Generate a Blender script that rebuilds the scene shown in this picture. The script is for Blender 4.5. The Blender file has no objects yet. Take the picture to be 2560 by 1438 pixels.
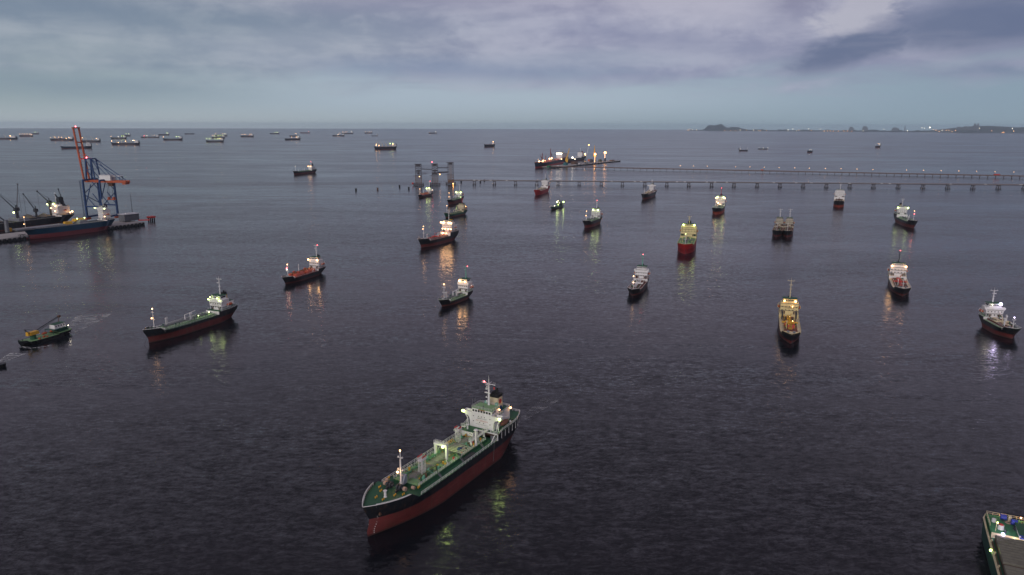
import bpy, math, random
from mathutils import Vector, Matrix
random.seed(7)
sc = bpy.context.scene
# ------------------------------------------------------------------ camera
PW, PH = 2560, 1438                 # photograph size, used only to read ground positions off it
FOC, CH, YH, ROLL = 1800.0, 140.0, 314.0, math.radians(0.17)
PIT = math.atan((PH/2-YH)/FOC)
cam = bpy.data.cameras.new('camera'); camo = bpy.data.objects.new('camera', cam)
sc.collection.objects.link(camo); sc.camera = camo
cam.sensor_width = 36; cam.lens = 36*FOC/PW; cam.clip_start = 1; cam.clip_end = 90000
camo.matrix_world = Matrix.Translation((0, 0, CH)) @ Matrix.Rotation(math.pi/2-PIT, 4, 'X') @ Matrix.Rotation(ROLL, 4, 'Z')
# ------------------------------------------------------------------ world
w = bpy.data.worlds.new('World'); sc.world = w; w.use_nodes = True
nt = w.node_tree; N = nt.nodes; LK = nt.links; N.clear()
SUN_EL, SUN_AZ = math.radians(24), math.radians(200)      # azimuth clockwise from +Y
def nd(t, **k):
    n = N.new(t)
    for a, b in k.items(): setattr(n, a, b)
    return n
def mth(op, a, b=None, c=None, clamp=False):
    n = N.new('ShaderNodeMath'); n.operation = op; n.use_clamp = clamp
    for i, v in enumerate((a, b, c)):
        if v is None: continue
        if isinstance(v, (int, float)): n.inputs[i].default_value = v
        else: LK.new(v, n.inputs[i])
    return n.outputs[0]
def mixc(f, a, b, mode='MIX'):
    n = N.new('ShaderNodeMix'); n.data_type = 'RGBA'; n.blend_type = mode
    for i, v in ((0, f), (6, a), (7, b)):
        if isinstance(v, (int, float)): n.inputs[i].default_value = v
        elif isinstance(v, tuple): n.inputs[i].default_value = (*v, 1)
        else: LK.new(v, n.inputs[i])
    return n.outputs[2]
def s2l(r, g, b):
    return tuple(((c/255+.055)/1.055)**2.4 if c > 10 else c/255/12.92 for c in (r, g, b))
tc = nd('ShaderNodeTexCoord'); sp = nd('ShaderNodeSeparateXYZ'); LK.new(tc.outputs['Generated'], sp.inputs[0])
X, Y, Z = sp.outputs
AZ = mth('MULTIPLY', mth('ARCTAN2', X, Y), 57.2958)      # degrees, right positive
EL = mth('MULTIPLY', mth('ARCSINE', Z), 57.2958)
def noise(scale, sx, sy, sz, detail=6, rough=.55, dist=0.0, off=(0, 0, 0)):
    mp = nd('ShaderNodeMapping'); mp.inputs['Scale'].default_value = (sx, sy, sz); mp.inputs['Location'].default_value = off
    LK.new(tc.outputs['Generated'], mp.inputs[0])
    n = nd('ShaderNodeTexNoise'); n.inputs['Scale'].default_value = scale; n.inputs['Detail'].default_value = detail
    n.inputs['Roughness'].default_value = rough; n.inputs['Distortion'].default_value = dist
    LK.new(mp.outputs[0], n.inputs['Vector']); return n.outputs[0]
nA = noise(7.5, 1, 1, 2.6, 10, .56, .3, (3.1, 0, .4))
nB = noise(22.0, 1, 1, 2.0, 8, .62, .4, (1, 2, 3))
nC = noise(1.7, 1, 1, 3, 4, .5, 0, (7, 5, 1))
nS = noise(6.0, 1, 1, 6, 8, .55, .4, (2.4, 9, .7))          # thin horizontal streaks
def gauss(az, el, sa, se, rot=0.0, warp=0.0):
    q = math.cos(math.radians(az)); el *= q; se *= q
    da = mth('SUBTRACT', AZ, az); de = mth('SUBTRACT', EL, el)
    if warp:
        da = mth('ADD', da, mth('MULTIPLY', mth('SUBTRACT', nB, .5), warp*5)); de = mth('ADD', de, mth('MULTIPLY', mth('ADD', mth('SUBTRACT', nA, .5), mth('MULTIPLY', mth('SUBTRACT', nB, .5), .6)), warp*1.6))
    c, s = math.cos(rot), math.sin(rot)
    u = mth('DIVIDE', mth('ADD', mth('MULTIPLY', da, c), mth('MULTIPLY', de, s)), sa)
    v = mth('DIVIDE', mth('ADD', mth('MULTIPLY', da, -s), mth('MULTIPLY', de, c)), se)
    return mth('EXPONENT', mth('MULTIPLY', mth('ADD', mth('MULTIPLY', u, u), mth('MULTIPLY', v, v)), -1))
def ss(x, a, b):
    n = nd('ShaderNodeMapRange'); n.interpolation_type = 'SMOOTHSTEP'
    n.inputs['From Min'].default_value = a; n.inputs['From Max'].default_value = b; LK.new(x, n.inputs[0]); return n.outputs[0]
def blend(c, f, k, rgb): return mixc(mth('MULTIPLY', f, k), c, s2l(*rgb))
side = ss(AZ, -36, 36)
low = mixc(ss(AZ, 2, 36), s2l(166, 181, 195), s2l(138, 158, 175))
low = mixc(ss(AZ, -8, -36), low, s2l(150, 165, 172))
lowh = mixc(ss(EL, 2.0, -.2), low, mixc(side, s2l(170, 180, 186), s2l(140, 159, 173)))
warmth = ss(AZ, -26, 8)
dark = mixc(warmth, s2l(126, 141, 160), s2l(140, 144, 171))
lite = mixc(warmth, s2l(164, 173, 184), s2l(172, 174, 194))
body = mth('ADD', mth('MULTIPLY', nA, .5), mth('ADD', mth('MULTIPLY', nS, .32), mth('MULTIPLY', nB, .18)))
cl = mixc(ss(body, .40, .59), dark, lite)
edge = ss(mth('ADD', EL, mth('MULTIPLY', mth('SUBTRACT', nS, .5), 6)), 1.8, 4.8)
col = mixc(edge, lowh, cl)
col = blend(col, gauss(-3, 4.2, 15, .8, -.02, .5), .65, (122, 138, 168))
col = blend(col, gauss(-31, 2.9, 10, 1.0, -.03, .5), .6, (128, 146, 162))
col = blend(col, gauss(-30, 5.6, 7, .9, 0, .6), .5, (160, 172, 180))
col = blend(col, gauss(-30, 8.6, 13, 1.5, -.02, .8), .75, (120, 136, 156))
col = blend(col, gauss(-17, 5.9, 8, 1.0, .05, .8), .5, (160, 168, 184))
col = blend(col, gauss(-6, 9.4, 12, 1.1, .05, .8), .5, (142, 144, 172))
col = blend(col, gauss(14, 8.8, 6.5, 1.7, -.12, 1.0), .7, (184, 184, 200))
col = blend(col, gauss(12, 6.4, 6, .9, -.1, .8), .55, (134, 140, 168))
col = blend(col, gauss(7, 4.9, 9, .8, 0, .8), .5, (160, 170, 188))
dk = mth('MAXIMUM', gauss(34.5, 8.3, 10.5, 2.6, .06, 1.2), gauss(24.6, 6.0, 4.6, 1.5, .30, 1.2))
col = blend(col, ss(dk, .08, .8), .92, (100, 112, 142))
col = blend(col, mth('MULTIPLY', ss(dk, .4, .8), ss(nS, .48, .66)), .45, (130, 136, 160))
col = blend(col, gauss(20.6, 9.4, 1.5, 1.9, -.3, .9), .85, (128, 130, 158))
col = blend(col, gauss(31.5, 10.3, 6, 1.2, .1, .7), .5, (126, 134, 162))
col = blend(col, ss(gauss(24.3, 8.3, 3.0, 1.35, .12, 1.5), .22, .7), .85, (182, 182, 196))
col = blend(col, ss(gauss(25.6, 7.6, 1.8, .7, .12, 1.4), .3, .8), .5, (140, 144, 168))
col = blend(col, gauss(33, 5.1, 5.5, .55, .12, .6), .5, (146, 162, 178))
col = blend(col, gauss(33.5, 4.1, 4.0, .45, .0, .5), .55, (112, 130, 156))
up = ss(EL, 7, 13)
col = mixc(mth('MULTIPLY', up, .85), col, mixc(ss(EL, 22, 36), mixc(nA, s2l(146, 138, 158), s2l(182, 172, 190)), mixc(nA, s2l(112, 102, 117), s2l(150, 139, 152))))
col = mixc(ss(EL, -.4, -1.5), col, s2l(60, 64, 76))
sky = nd('ShaderNodeTexSky', sky_type='NISHITA'); sky.sun_disc = False; sky.sun_elevation = SUN_EL; sky.sun_rotation = SUN_AZ
bgA = nd('ShaderNodeBackground'); bgB = nd('ShaderNodeBackground'); add = nd('ShaderNodeAddShader'); out = nd('ShaderNodeOutputWorld')
LK.new(col, bgA.inputs[0]); bgA.inputs[1].default_value = 0.97
LK.new(sky.outputs[0], bgB.inputs[0]); bgB.inputs[1].default_value = 0.0015
LK.new(bgA.outputs[0], add.inputs[0]); LK.new(bgB.outputs[0], add.inputs[1]); LK.new(add.outputs[0], out.inputs[0])
# ------------------------------------------------------------------ dusk light from the bright sky behind the camera
sd = bpy.data.lights.new('sun', 'SUN'); sd.energy = 1.5; sd.angle = math.radians(35); sd.color = (1.0, .95, .93)
so = bpy.data.objects.new('sun', sd); sc.collection.objects.link(so)
dv = Vector((math.sin(SUN_AZ)*math.cos(SUN_EL), math.cos(SUN_AZ)*math.cos(SUN_EL), math.sin(SUN_EL)))
so.rotation_euler = dv.to_track_quat('Z', 'Y').to_euler()
vs = sc.view_settings; vs.view_transform = 'Standard'; vs.look = 'None'; vs.exposure = 0; vs.gamma = 1
cy = sc.cycles
cy.use_denoising = True; cy.max_bounces = 5; cy.diffuse_bounces = 2; cy.glossy_bounces = 3; cy.transparent_max_bounces = 8
cy.transmission_bounces = 2; cy.volume_bounces = 0; cy.sample_clamp_indirect = 3.0; cy.sample_clamp_direct = 6.0; cy.caustics_reflective = False; cy.caustics_refractive = False
cy.use_light_tree = True
# ------------------------------------------------------------------ read a ground position off the photograph
def at(px, py, z=0.0):
    x = (px-PW/2)/FOC; y = -(py-PH/2)/FOC
    x, y = x*math.cos(ROLL)-y*math.sin(ROLL), x*math.sin(ROLL)+y*math.cos(ROLL)
    d = (x, math.cos(PIT)+y*math.sin(PIT), -math.sin(PIT)+y*math.cos(PIT))
    t = (z-CH)/d[2]
    return Vector((d[0]*t, d[1]*t, z))
def atd(px, py, D):
    """the point seen at px,py that is D metres away along +Y"""
    x = (px-PW/2)/FOC; y = -(py-PH/2)/FOC
    x, y = x*math.cos(ROLL)-y*math.sin(ROLL), x*math.sin(ROLL)+y*math.cos(ROLL)
    d = (x, math.cos(PIT)+y*math.sin(PIT), -math.sin(PIT)+y*math.cos(PIT))
    t = D/d[1]
    return Vector((d[0]*t, D, CH+d[2]*t))
# ------------------------------------------------------------------ materials
MATS = {}
def mat(name, c, rough=.55, metal=0.0, dirt=.25, dscale=.35, dcol=None, bump=0):
    if name in MATS: return MATS[name]
    m = bpy.data.materials.new(name); m.use_nodes = True; t = m.node_tree; b = t.nodes['Principled BSDF']
    b.inputs['Roughness'].default_value = rough; b.inputs['Metallic'].default_value = metal
    n = t.nodes.new('ShaderNodeTexNoise'); n.inputs['Scale'].default_value = dscale; n.inputs['Detail'].default_value = 8; n.inputs['Roughness'].default_value = .65
    co = t.nodes.new('ShaderNodeTexCoord'); mp = t.nodes.new('ShaderNodeMapping'); mp.inputs['Scale'].default_value = (1, 1, .45)
    t.links.new(co.outputs['Object'], mp.inputs[0]); t.links.new(mp.outputs[0], n.inputs['Vector'])
    r = t.nodes.new('ShaderNodeMapRange'); r.inputs['From Min'].default_value = .42; r.inputs['From Max'].default_value = .72; r.inputs['To Max'].default_value = dirt
    t.links.new(n.outputs[0], r.inputs[0])
    mx = t.nodes.new('ShaderNodeMix'); mx.data_type = 'RGBA'; mx.inputs[6].default_value = (*c, 1)
    mx.inputs[7].default_value = (*(dcol or tuple(v*.35+.01 for v in c)), 1)
    t.links.new(r.outputs[0], mx.inputs[0]); t.links.new(mx.outputs[2], b.inputs['Base Color'])
    MATS[name] = m; return m
def hullmat(name, c, dcol, k=.5, rough=.5):
    """ship plating: vertical rust and scum streaks, faint plate seams, a dark wet band at the waterline"""
    m = bpy.data.materials.new(name); m.use_nodes = True; t = m.node_tree; b = t.nodes['Principled BSDF']; b.inputs['Roughness'].default_value = rough; lk = t.links
    co = t.nodes.new('ShaderNodeTexCoord')
    def nz(sc_, v, det=6, a=.45, z=.72):
        mp = t.nodes.new('ShaderNodeMapping'); mp.inputs['Scale'].default_value = v; lk.new(co.outputs['Object'], mp.inputs[0])
        n = t.nodes.new('ShaderNodeTexNoise'); n.inputs['Scale'].default_value = sc_; n.inputs['Detail'].default_value = det; n.inputs['Roughness'].default_value = .65; lk.new(mp.outputs[0], n.inputs['Vector'])
        r = t.nodes.new('ShaderNodeMapRange'); r.inputs['From Min'].default_value = a; r.inputs['From Max'].default_value = z; lk.new(n.outputs[0], r.inputs[0]); return r.outputs[0]
    def mx(f, a, c2, kk):
        mu = t.nodes.new('ShaderNodeMath'); mu.operation = 'MULTIPLY'; lk.new(f, mu.inputs[0]); mu.inputs[1].default_value = kk
        q = t.nodes.new('ShaderNodeMix'); q.data_type = 'RGBA'; lk.new(mu.outputs[0], q.inputs[0])
        if isinstance(a, tuple): q.inputs[6].default_value = (*a, 1)
        else: lk.new(a, q.inputs[6])
        q.inputs[7].default_value = (*c2, 1); return q.outputs[2]
    x = mx(nz(1.0, (.9, .9, .07), 4, .5, .72), c, dcol, k); x = mx(nz(.22, (1, 1, 1.6), 8, .42, .7), x, tuple(v*.45 for v in c), k*.9); x = mx(nz(.5, (.35, .35, 3), 3, .58, .7), x, tuple(min(1, v*1.7+.015) for v in c), k*.6)
    sp_ = t.nodes.new('ShaderNodeSeparateXYZ'); lk.new(co.outputs['Object'], sp_.inputs[0]); r = t.nodes.new('ShaderNodeMapRange'); r.inputs['From Min'].default_value = 1.1; r.inputs['From Max'].default_value = .3; lk.new(sp_.outputs[2], r.inputs[0])
    x = mx(r.outputs[0], x, (.02, .016, .012), .75); lk.new(x, b.inputs['Base Color'])
    MATS[name] = m; return m
def emi(name, c, s):
    if name in MATS: return MATS[name]
    m = bpy.data.materials.new(name); m.use_nodes = True; b = m.node_tree.nodes['Principled BSDF']
    b.inputs['Base Color'].default_value = (.8, .8, .8, 1); b.inputs['Emission Color'].default_value = (*c, 1); b.inputs['Emission Strength'].default_value = s
    MATS[name] = m; return m
RUST = (.12, .045, .025)
white = mat('white_paint', (.72, .70, .69), .5, 0, .3, .5, (.35, .28, .22))
cream = mat('cream_paint', (.62, .52, .34), .5, 0, .3, .5)
black = hullmat('black_hull_paint', (.009, .012, .017), (.09, .05, .035), .7, .45)
red = hullmat('red_antifouling', (.13, .022, .02), (.10, .065, .045), .8, .6)
bright = hullmat('bright_red_hull', (.38, .014, .014), (.18, .03, .02), .45)
blueh = hullmat('blue_hull_paint', (.006, .042, .085), (.04, .05, .06), .5)
greenh = hullmat('green_hull_paint', (.012, .07, .05), (.05, .05, .03), .5)
gdeck = mat('light_green_deck', (.17, .32, .15), .7, 0, .55, .5, (.15, .13, .05))
dgreen = mat('dark_green_deck', (.014, .085, .04), .7, 0, .5, .3, (.02, .04, .02))
rdeck = mat('red_brown_deck', (.16, .045, .03), .7, 0, .5, .3)
grey = mat('grey_steel', (.16, .165, .18), .5, .2, .4, .6)
dgrey = mat('dark_steel', (.045, .048, .055), .6, .2, .4, .6)
brown = mat('rusty_brown', (.11, .055, .035), .8, 0, .5, .8)
sooty = mat('black_soot', (.008, .008, .009), .8)
glass = mat('dark_window_glass', (.012, .014, .018), .1, 0, 0)
yellow = mat('yellow_paint', (.62, .33, .02), .5)
orange = mat('orange_paint', (.42, .085, .03), .5)
redp = mat('red_paint', (.45, .03, .025), .5)
teal = mat('sea_green_paint', (.14, .38, .27), .5)
bluep = mat('blue_paint', (.012, .045, .14), .5, 0, .3, .1)
blueg = mat('bright_blue_paint', (.03, .05, .35), .5)
concrete = mat('pale_concrete', (.34, .32, .31), .85, 0, .5, .05, (.16, .15, .15))
tank = mat('red_tank_paint', (.42, .07, .035), .5, 0, .6, .5, (.2, .06, .03))
conc2 = mat('dark_concrete', (.11, .10, .11), .85, 0, .5, .1)
beige = mat('grey_beige_cover', (.15, .142, .11), .8, 0, .7, .35, (.07, .065, .05))
L_WARM, L_GREEN, L_WHITE, L_RED, L_VIO, L_SOD = 'warm', 'green', 'white', 'red', 'violet', 'sodium'
LC = {'warm': (1, .52, .20), 'green': (.74, 1, .27), 'white': (1, .88, .66), 'red': (1, .08, .10), 'violet': (.72, .62, 1), 'sodium': (1, .42, .10)}
def lmat(kind, s):
    return emi('lamp_%s_%d' % (kind, s), LC[kind], s)
# ------------------------------------------------------------------ mesh builder
class MB:
    def __init__(s): s.v = []; s.f = []; s.m = []; s.mi = 0; s.p = []
    def add(s, vs, fs):
        o = len(s.v); s.v += [tuple(p) for p in vs]; s.f += [tuple(o+i for i in f) for f in fs]; s.p.append((o, len(s.v), len(s.f)-len(fs), len(s.f))); s.m += [s.mi]*len(fs); return s
    def box(s, x0, x1, y0, y1, z0, z1, tx=0, ty=0):
        vs = [(x0, y0, z0), (x1, y0, z0), (x1, y1, z0), (x0, y1, z0), (x0+tx, y0+ty, z1), (x1-tx, y0+ty, z1), (x1-tx, y1-ty, z1), (x0+tx, y1-ty, z1)]
        return s.add(vs, [(3, 2, 1, 0), (4, 5, 6, 7), (0, 1, 5, 4), (1, 2, 6, 5), (2, 3, 7, 6), (3, 0, 4, 7)])
    def bar(s, a, b, wx, wz=None, r1=None):
        """square bar from a to b"""
        a, b = Vector(a), Vector(b); d = b-a
        if d.length < 1e-6: return s
        wz = wz or wx; d.normalize(); up = Vector((0, 0, 1)) if abs(d.z) < .95 else Vector((1, 0, 0))
        u = d.cross(up).normalized(); v = u.cross(d); k = r1 or 1
        vs = [a+u*sx*wx/2+v*sz*wz/2 for sx, sz in ((-1, -1), (1, -1), (1, 1), (-1, 1))]+[b+u*sx*wx*k/2+v*sz*wz*k/2 for sx, sz in ((-1, -1), (1, -1), (1, 1), (-1, 1))]
        return s.add(vs, [(3, 2, 1, 0), (4, 5, 6, 7), (0, 1, 5, 4), (1, 2, 6, 5), (2, 3, 7, 6), (3, 0, 4, 7)])
    def cyl(s, a, b, r0, r1=None, n=8):
        a, b = Vector(a), Vector(b); r1 = r0 if r1 is None else r1; d = (b-a).normalized()
        up = Vector((0, 0, 1)) if abs(d.z) < .95 else Vector((1, 0, 0)); u = d.cross(up).normalized(); v = u.cross(d)
        vs = [a+(u*math.cos(t)+v*math.sin(t))*r0 for t in (2*math.pi*i/n for i in range(n))]+[b+(u*math.cos(t)+v*math.sin(t))*r1 for t in (2*math.pi*i/n for i in range(n))]
        return s.add(vs, [(i, (i+1) % n, n+(i+1) % n, n+i) for i in range(n)]+[tuple(range(n-1, -1, -1)), tuple(range(n, 2*n))])
    def tube(s, pts, r, n=6):
        for a, b in zip(pts, pts[1:]): s.cyl(a, b, r, r, n)
        return s
    def ball(s, c, r, n=8, k=5, sx=1, sy=1, sz=1):
        vs = [(c[0], c[1], c[2]-r*sz)]
        for j in range(1, k):
            p = math.pi*j/k
            for i in range(n):
                t = 2*math.pi*i/n; vs.append((c[0]+r*sx*math.sin(p)*math.cos(t), c[1]+r*sy*math.sin(p)*math.sin(t), c[2]-r*sz*math.cos(p)))
        vs.append((c[0], c[1], c[2]+r*sz)); fs = []
        for i in range(n):
            fs.append((0, 1+(i+1) % n, 1+i))
            for j in range(k-2):
                a = 1+j*n; fs.append((a+i, a+(i+1) % n, a+n+(i+1) % n, a+n+i))
            a = 1+(k-2)*n; fs.append((a+i, a+(i+1) % n, len(vs)-1))
        return s.add(vs, fs)
    def prism(s, poly, z0, z1):
        n = len(poly)
        return s.add([(x, y, z0) for x, y in poly]+[(x, y, z1) for x, y in poly], [tuple(range(n-1, -1, -1)), tuple(range(n, 2*n))]+[(i, (i+1) % n, n+(i+1) % n, n+i) for i in range(n)])
    def plate(s, poly, x0, x1):
        """outline in the y-z plane given thickness along x"""
        n = len(poly)
        return s.add([(x0, y, z) for y, z in poly]+[(x1, y, z) for y, z in poly], [tuple(range(n-1, -1, -1)), tuple(range(n, 2*n))]+[(i, (i+1) % n, n+(i+1) % n, n+i) for i in range(n)])
    def rail(s, pts, h=1.1, step=2.4, r=.055, bars=2):
        pts = [Vector(p) for p in pts]
        for a, b in zip(pts, pts[1:]):
            L = (b-a).length; n = max(1, round(L/step))
            for i in range(n+1):
                p = a.lerp(b, i/n); s.bar(p, p+Vector((0, 0, h)), r*1.5)
            for k in range(bars):
                hz = Vector((0, 0, h*(k+1)/bars)); s.bar(a+hz, b+hz, r*1.4)
        return s
    def build(s, name, mats, parent=None, smooth=False, **props):
        me = bpy.data.meshes.new(name); me.from_pydata(s.v, [], s.f)
        if not isinstance(mats, (list, tuple)): mats = [mats]
        for m in mats: me.materials.append(m)
        if len(mats) > 1: me.polygons.foreach_set('material_index', s.m)
        if smooth: me.polygons.foreach_set('use_smooth', [True]*len(s.f))
        me.update(); o = bpy.data.objects.new(name, me); sc.collection.objects.link(o)
        if parent: o.parent = parent
        for k, v in props.items(): o[k] = v
        return o
def build_each(mb, name, m, parent=None, gap=.12, smooth=False):
    """one object for every separate clump of touching pieces"""
    bb = []
    for a, b, c, d in mb.p:
        vs = mb.v[a:b]; bb.append([min(v[i] for v in vs)-gap for i in range(3)]+[max(v[i] for v in vs)+gap for i in range(3)])
    par = list(range(len(bb)))
    def fd(i):
        while par[i] != i: i = par[i]
        return i
    for i in range(len(bb)):
        for j in range(i):
            if all(bb[i][k] <= bb[j][k+3] and bb[j][k] <= bb[i][k+3] for k in range(3)): par[fd(i)] = fd(j)
    gr = {}
    for i in range(len(bb)): gr.setdefault(fd(i), []).append(i)
    out = []
    for g in gr.values():
        q = MB()
        for i in g:
            a, b, c, d = mb.p[i]; q.add(mb.v[a:b], [tuple(k-a for k in f) for f in mb.f[c:d]])
        out.append(q.build(name, m, parent, smooth))
    return out
def tag(o, label=None, cat=None, group=None, kind=None):
    if label: o['label'] = label
    if cat: o['category'] = cat
    if group: o['group'] = group
    if kind: o['kind'] = kind
    return o
def empty(name, loc, rz=0.0):
    o = bpy.data.objects.new(name, None); sc.collection.objects.link(o); o.location = loc; o.rotation_euler = (0, 0, rz); o.empty_display_size = 2
    return o
def lamp(parent, p, kind, s, r=.7, name='floodlight'):
    if kind == 'green': s = round(s*.6)
    return MB().ball(p, r, 6, 4).build(name, lmat(kind, s), parent)
def copy_tree(o, parent=None):
    c = o.copy(); sc.collection.objects.link(c); c.parent = parent
    for ch in o.children: copy_tree(ch, c)
    return c
# ------------------------------------------------------------------ sea
def sea():
    R = 30000.0; rings = [0, 60, 150, 300, 600, 1200, 2500, 5000, 10000, 20000, R]; n = 180
    vs = [(0, 0, 0)]; fs = []
    for r in rings[1:]:
        for i in range(n): vs.append((r*math.cos(2*math.pi*i/n), r*math.sin(2*math.pi*i/n), 0))
    for i in range(n): fs.append((0, 1+i, 1+(i+1) % n))
    for j in range(len(rings)-2):
        for i in range(n): a = 1+j*n; fs.append((a+i, a+n+i, a+n+(i+1) % n, a+(i+1) % n))
    mb = MB(); mb.add(vs, fs)
    m = bpy.data.materials.new('sea_water'); m.use_nodes = True; t = m.node_tree; b = t.nodes['Principled BSDF']; lk = t.links
    b.inputs['Base Color'].default_value = (.006, .007, .010, 1); b.inputs['IOR'].default_value = 1.33; b.inputs['Specular Tint'].default_value = (1, .93, .95, 1)
    co = t.nodes.new('ShaderNodeTexCoord')
    def nz(scale, det, sx=1, sy=1, rot=0, rough=.5, dist=0):
        mp = t.nodes.new('ShaderNodeMapping'); mp.inputs['Scale'].default_value = (sx, sy, 1); mp.inputs['Rotation'].default_value = (0, 0, rot)
        lk.new(co.outputs['Object'], mp.inputs[0]); n = t.nodes.new('ShaderNodeTexNoise'); n.noise_dimensions = '2D'
        n.inputs['Scale'].default_value = scale; n.inputs['Detail'].default_value = det; n.inputs['Roughness'].default_value = rough; n.inputs['Distortion'].default_value = dist
        lk.new(mp.outputs[0], n.inputs['Vector']); return n.outputs[0]
    def M(op, a, b_):
        n = t.nodes.new('ShaderNodeMath'); n.operation = op
        for i, v in enumerate((a, b_)):
            if isinstance(v, (int, float)): n.inputs[i].default_value = v
            else: lk.new(v, n.inputs[i])
        return n.outputs[0]
    # slopes of the waves are laid down directly, crests roughly left-right with a slight slant
    def slope(scale, det, sx, sy, rot, rough, dist, ax, ay, off):
        mp = t.nodes.new('ShaderNodeMapping'); mp.inputs['Scale'].default_value = (sx, sy, 1); mp.inputs['Rotation'].default_value = (0, 0, rot); mp.inputs['Location'].default_value = (off, off*.7, 0)
        lk.new(co.outputs['Object'], mp.inputs[0]); n = t.nodes.new('ShaderNodeTexNoise'); n.noise_dimensions = '2D'
        n.inputs['Scale'].default_value = scale; n.inputs['Detail'].default_value = det; n.inputs['Roughness'].default_value = rough; n.inputs['Distortion'].default_value = dist
        lk.new(mp.outputs[0], n.inputs['Vector'])
        v = t.nodes.new('ShaderNodeVectorMath'); v.operation = 'SUBTRACT'; lk.new(n.outputs['Color'], v.inputs[0]); v.inputs[1].default_value = (.5, .5, .5)
        u = t.nodes.new('ShaderNodeVectorMath'); u.operation = 'MULTIPLY'; lk.new(v.outputs[0], u.inputs[0]); u.inputs[1].default_value = (ax, ay, 0); return u.outputs[0]
    def VA(a, b_): v = t.nodes.new('ShaderNodeVectorMath'); v.operation = 'ADD'; lk.new(a, v.inputs[0]); lk.new(b_, v.inputs[1]); return v.outputs[0]
    K = SEA_SLOPE
    s_ = VA(VA(slope(.03, 2, .5, 1.3, .35, .5, 0, .07*K, .10*K, 5), slope(.13, 3, .5, 1.3, .22, .55, .3, .20*K, .36*K, 31)), VA(slope(.42, 3, .6, 1.2, -.12, .6, .2, .42*K, .66*K, 77), slope(1.3, 2, .8, 1.1, .3, .6, 0, .34*K, .44*K, 9)))
    patch = M('ADD', M('MULTIPLY', nz(.0032, 5, .4, 1.5, .45, .6, .7), .6), M('MULTIPLY', nz(.014, 4, .35, 1.6, .35, .6, .8), .4))
    pr = t.nodes.new('ShaderNodeMapRange'); pr.inputs['From Min'].default_value = .42; pr.inputs['From Max'].default_value = .58; pr.inputs['To Min'].default_value = .55; pr.inputs['To Max'].default_value = 1.5
    lk.new(patch, pr.inputs[0])
    sc1 = t.nodes.new('ShaderNodeVectorMath'); sc1.operation = 'SCALE'; lk.new(s_, sc1.inputs[0]); lk.new(pr.outputs[0], sc1.inputs['Scale'])
    up = t.nodes.new('ShaderNodeVectorMath'); up.operation = 'ADD'; lk.new(sc1.outputs[0], up.inputs[0]); up.inputs[1].default_value = (0, 0, 1)
    no = t.nodes.new('ShaderNodeVectorMath'); no.operation = 'NORMALIZE'; lk.new(up.outputs[0], no.inputs[0]); lk.new(no.outputs[0], b.inputs['Normal'])
    rr = t.nodes.new('ShaderNodeMapRange'); rr.inputs['From Min'].default_value = .36; rr.inputs['From Max'].default_value = .64; rr.inputs['To Min'].default_value = .15; rr.inputs['To Max'].default_value = .24; lk.new(patch, rr.inputs[0]); lk.new(rr.outputs[0], b.inputs['Roughness'])
    tag(mb.build('water', m), kind='structure')
SEA_SLOPE = .45
sea()
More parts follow.
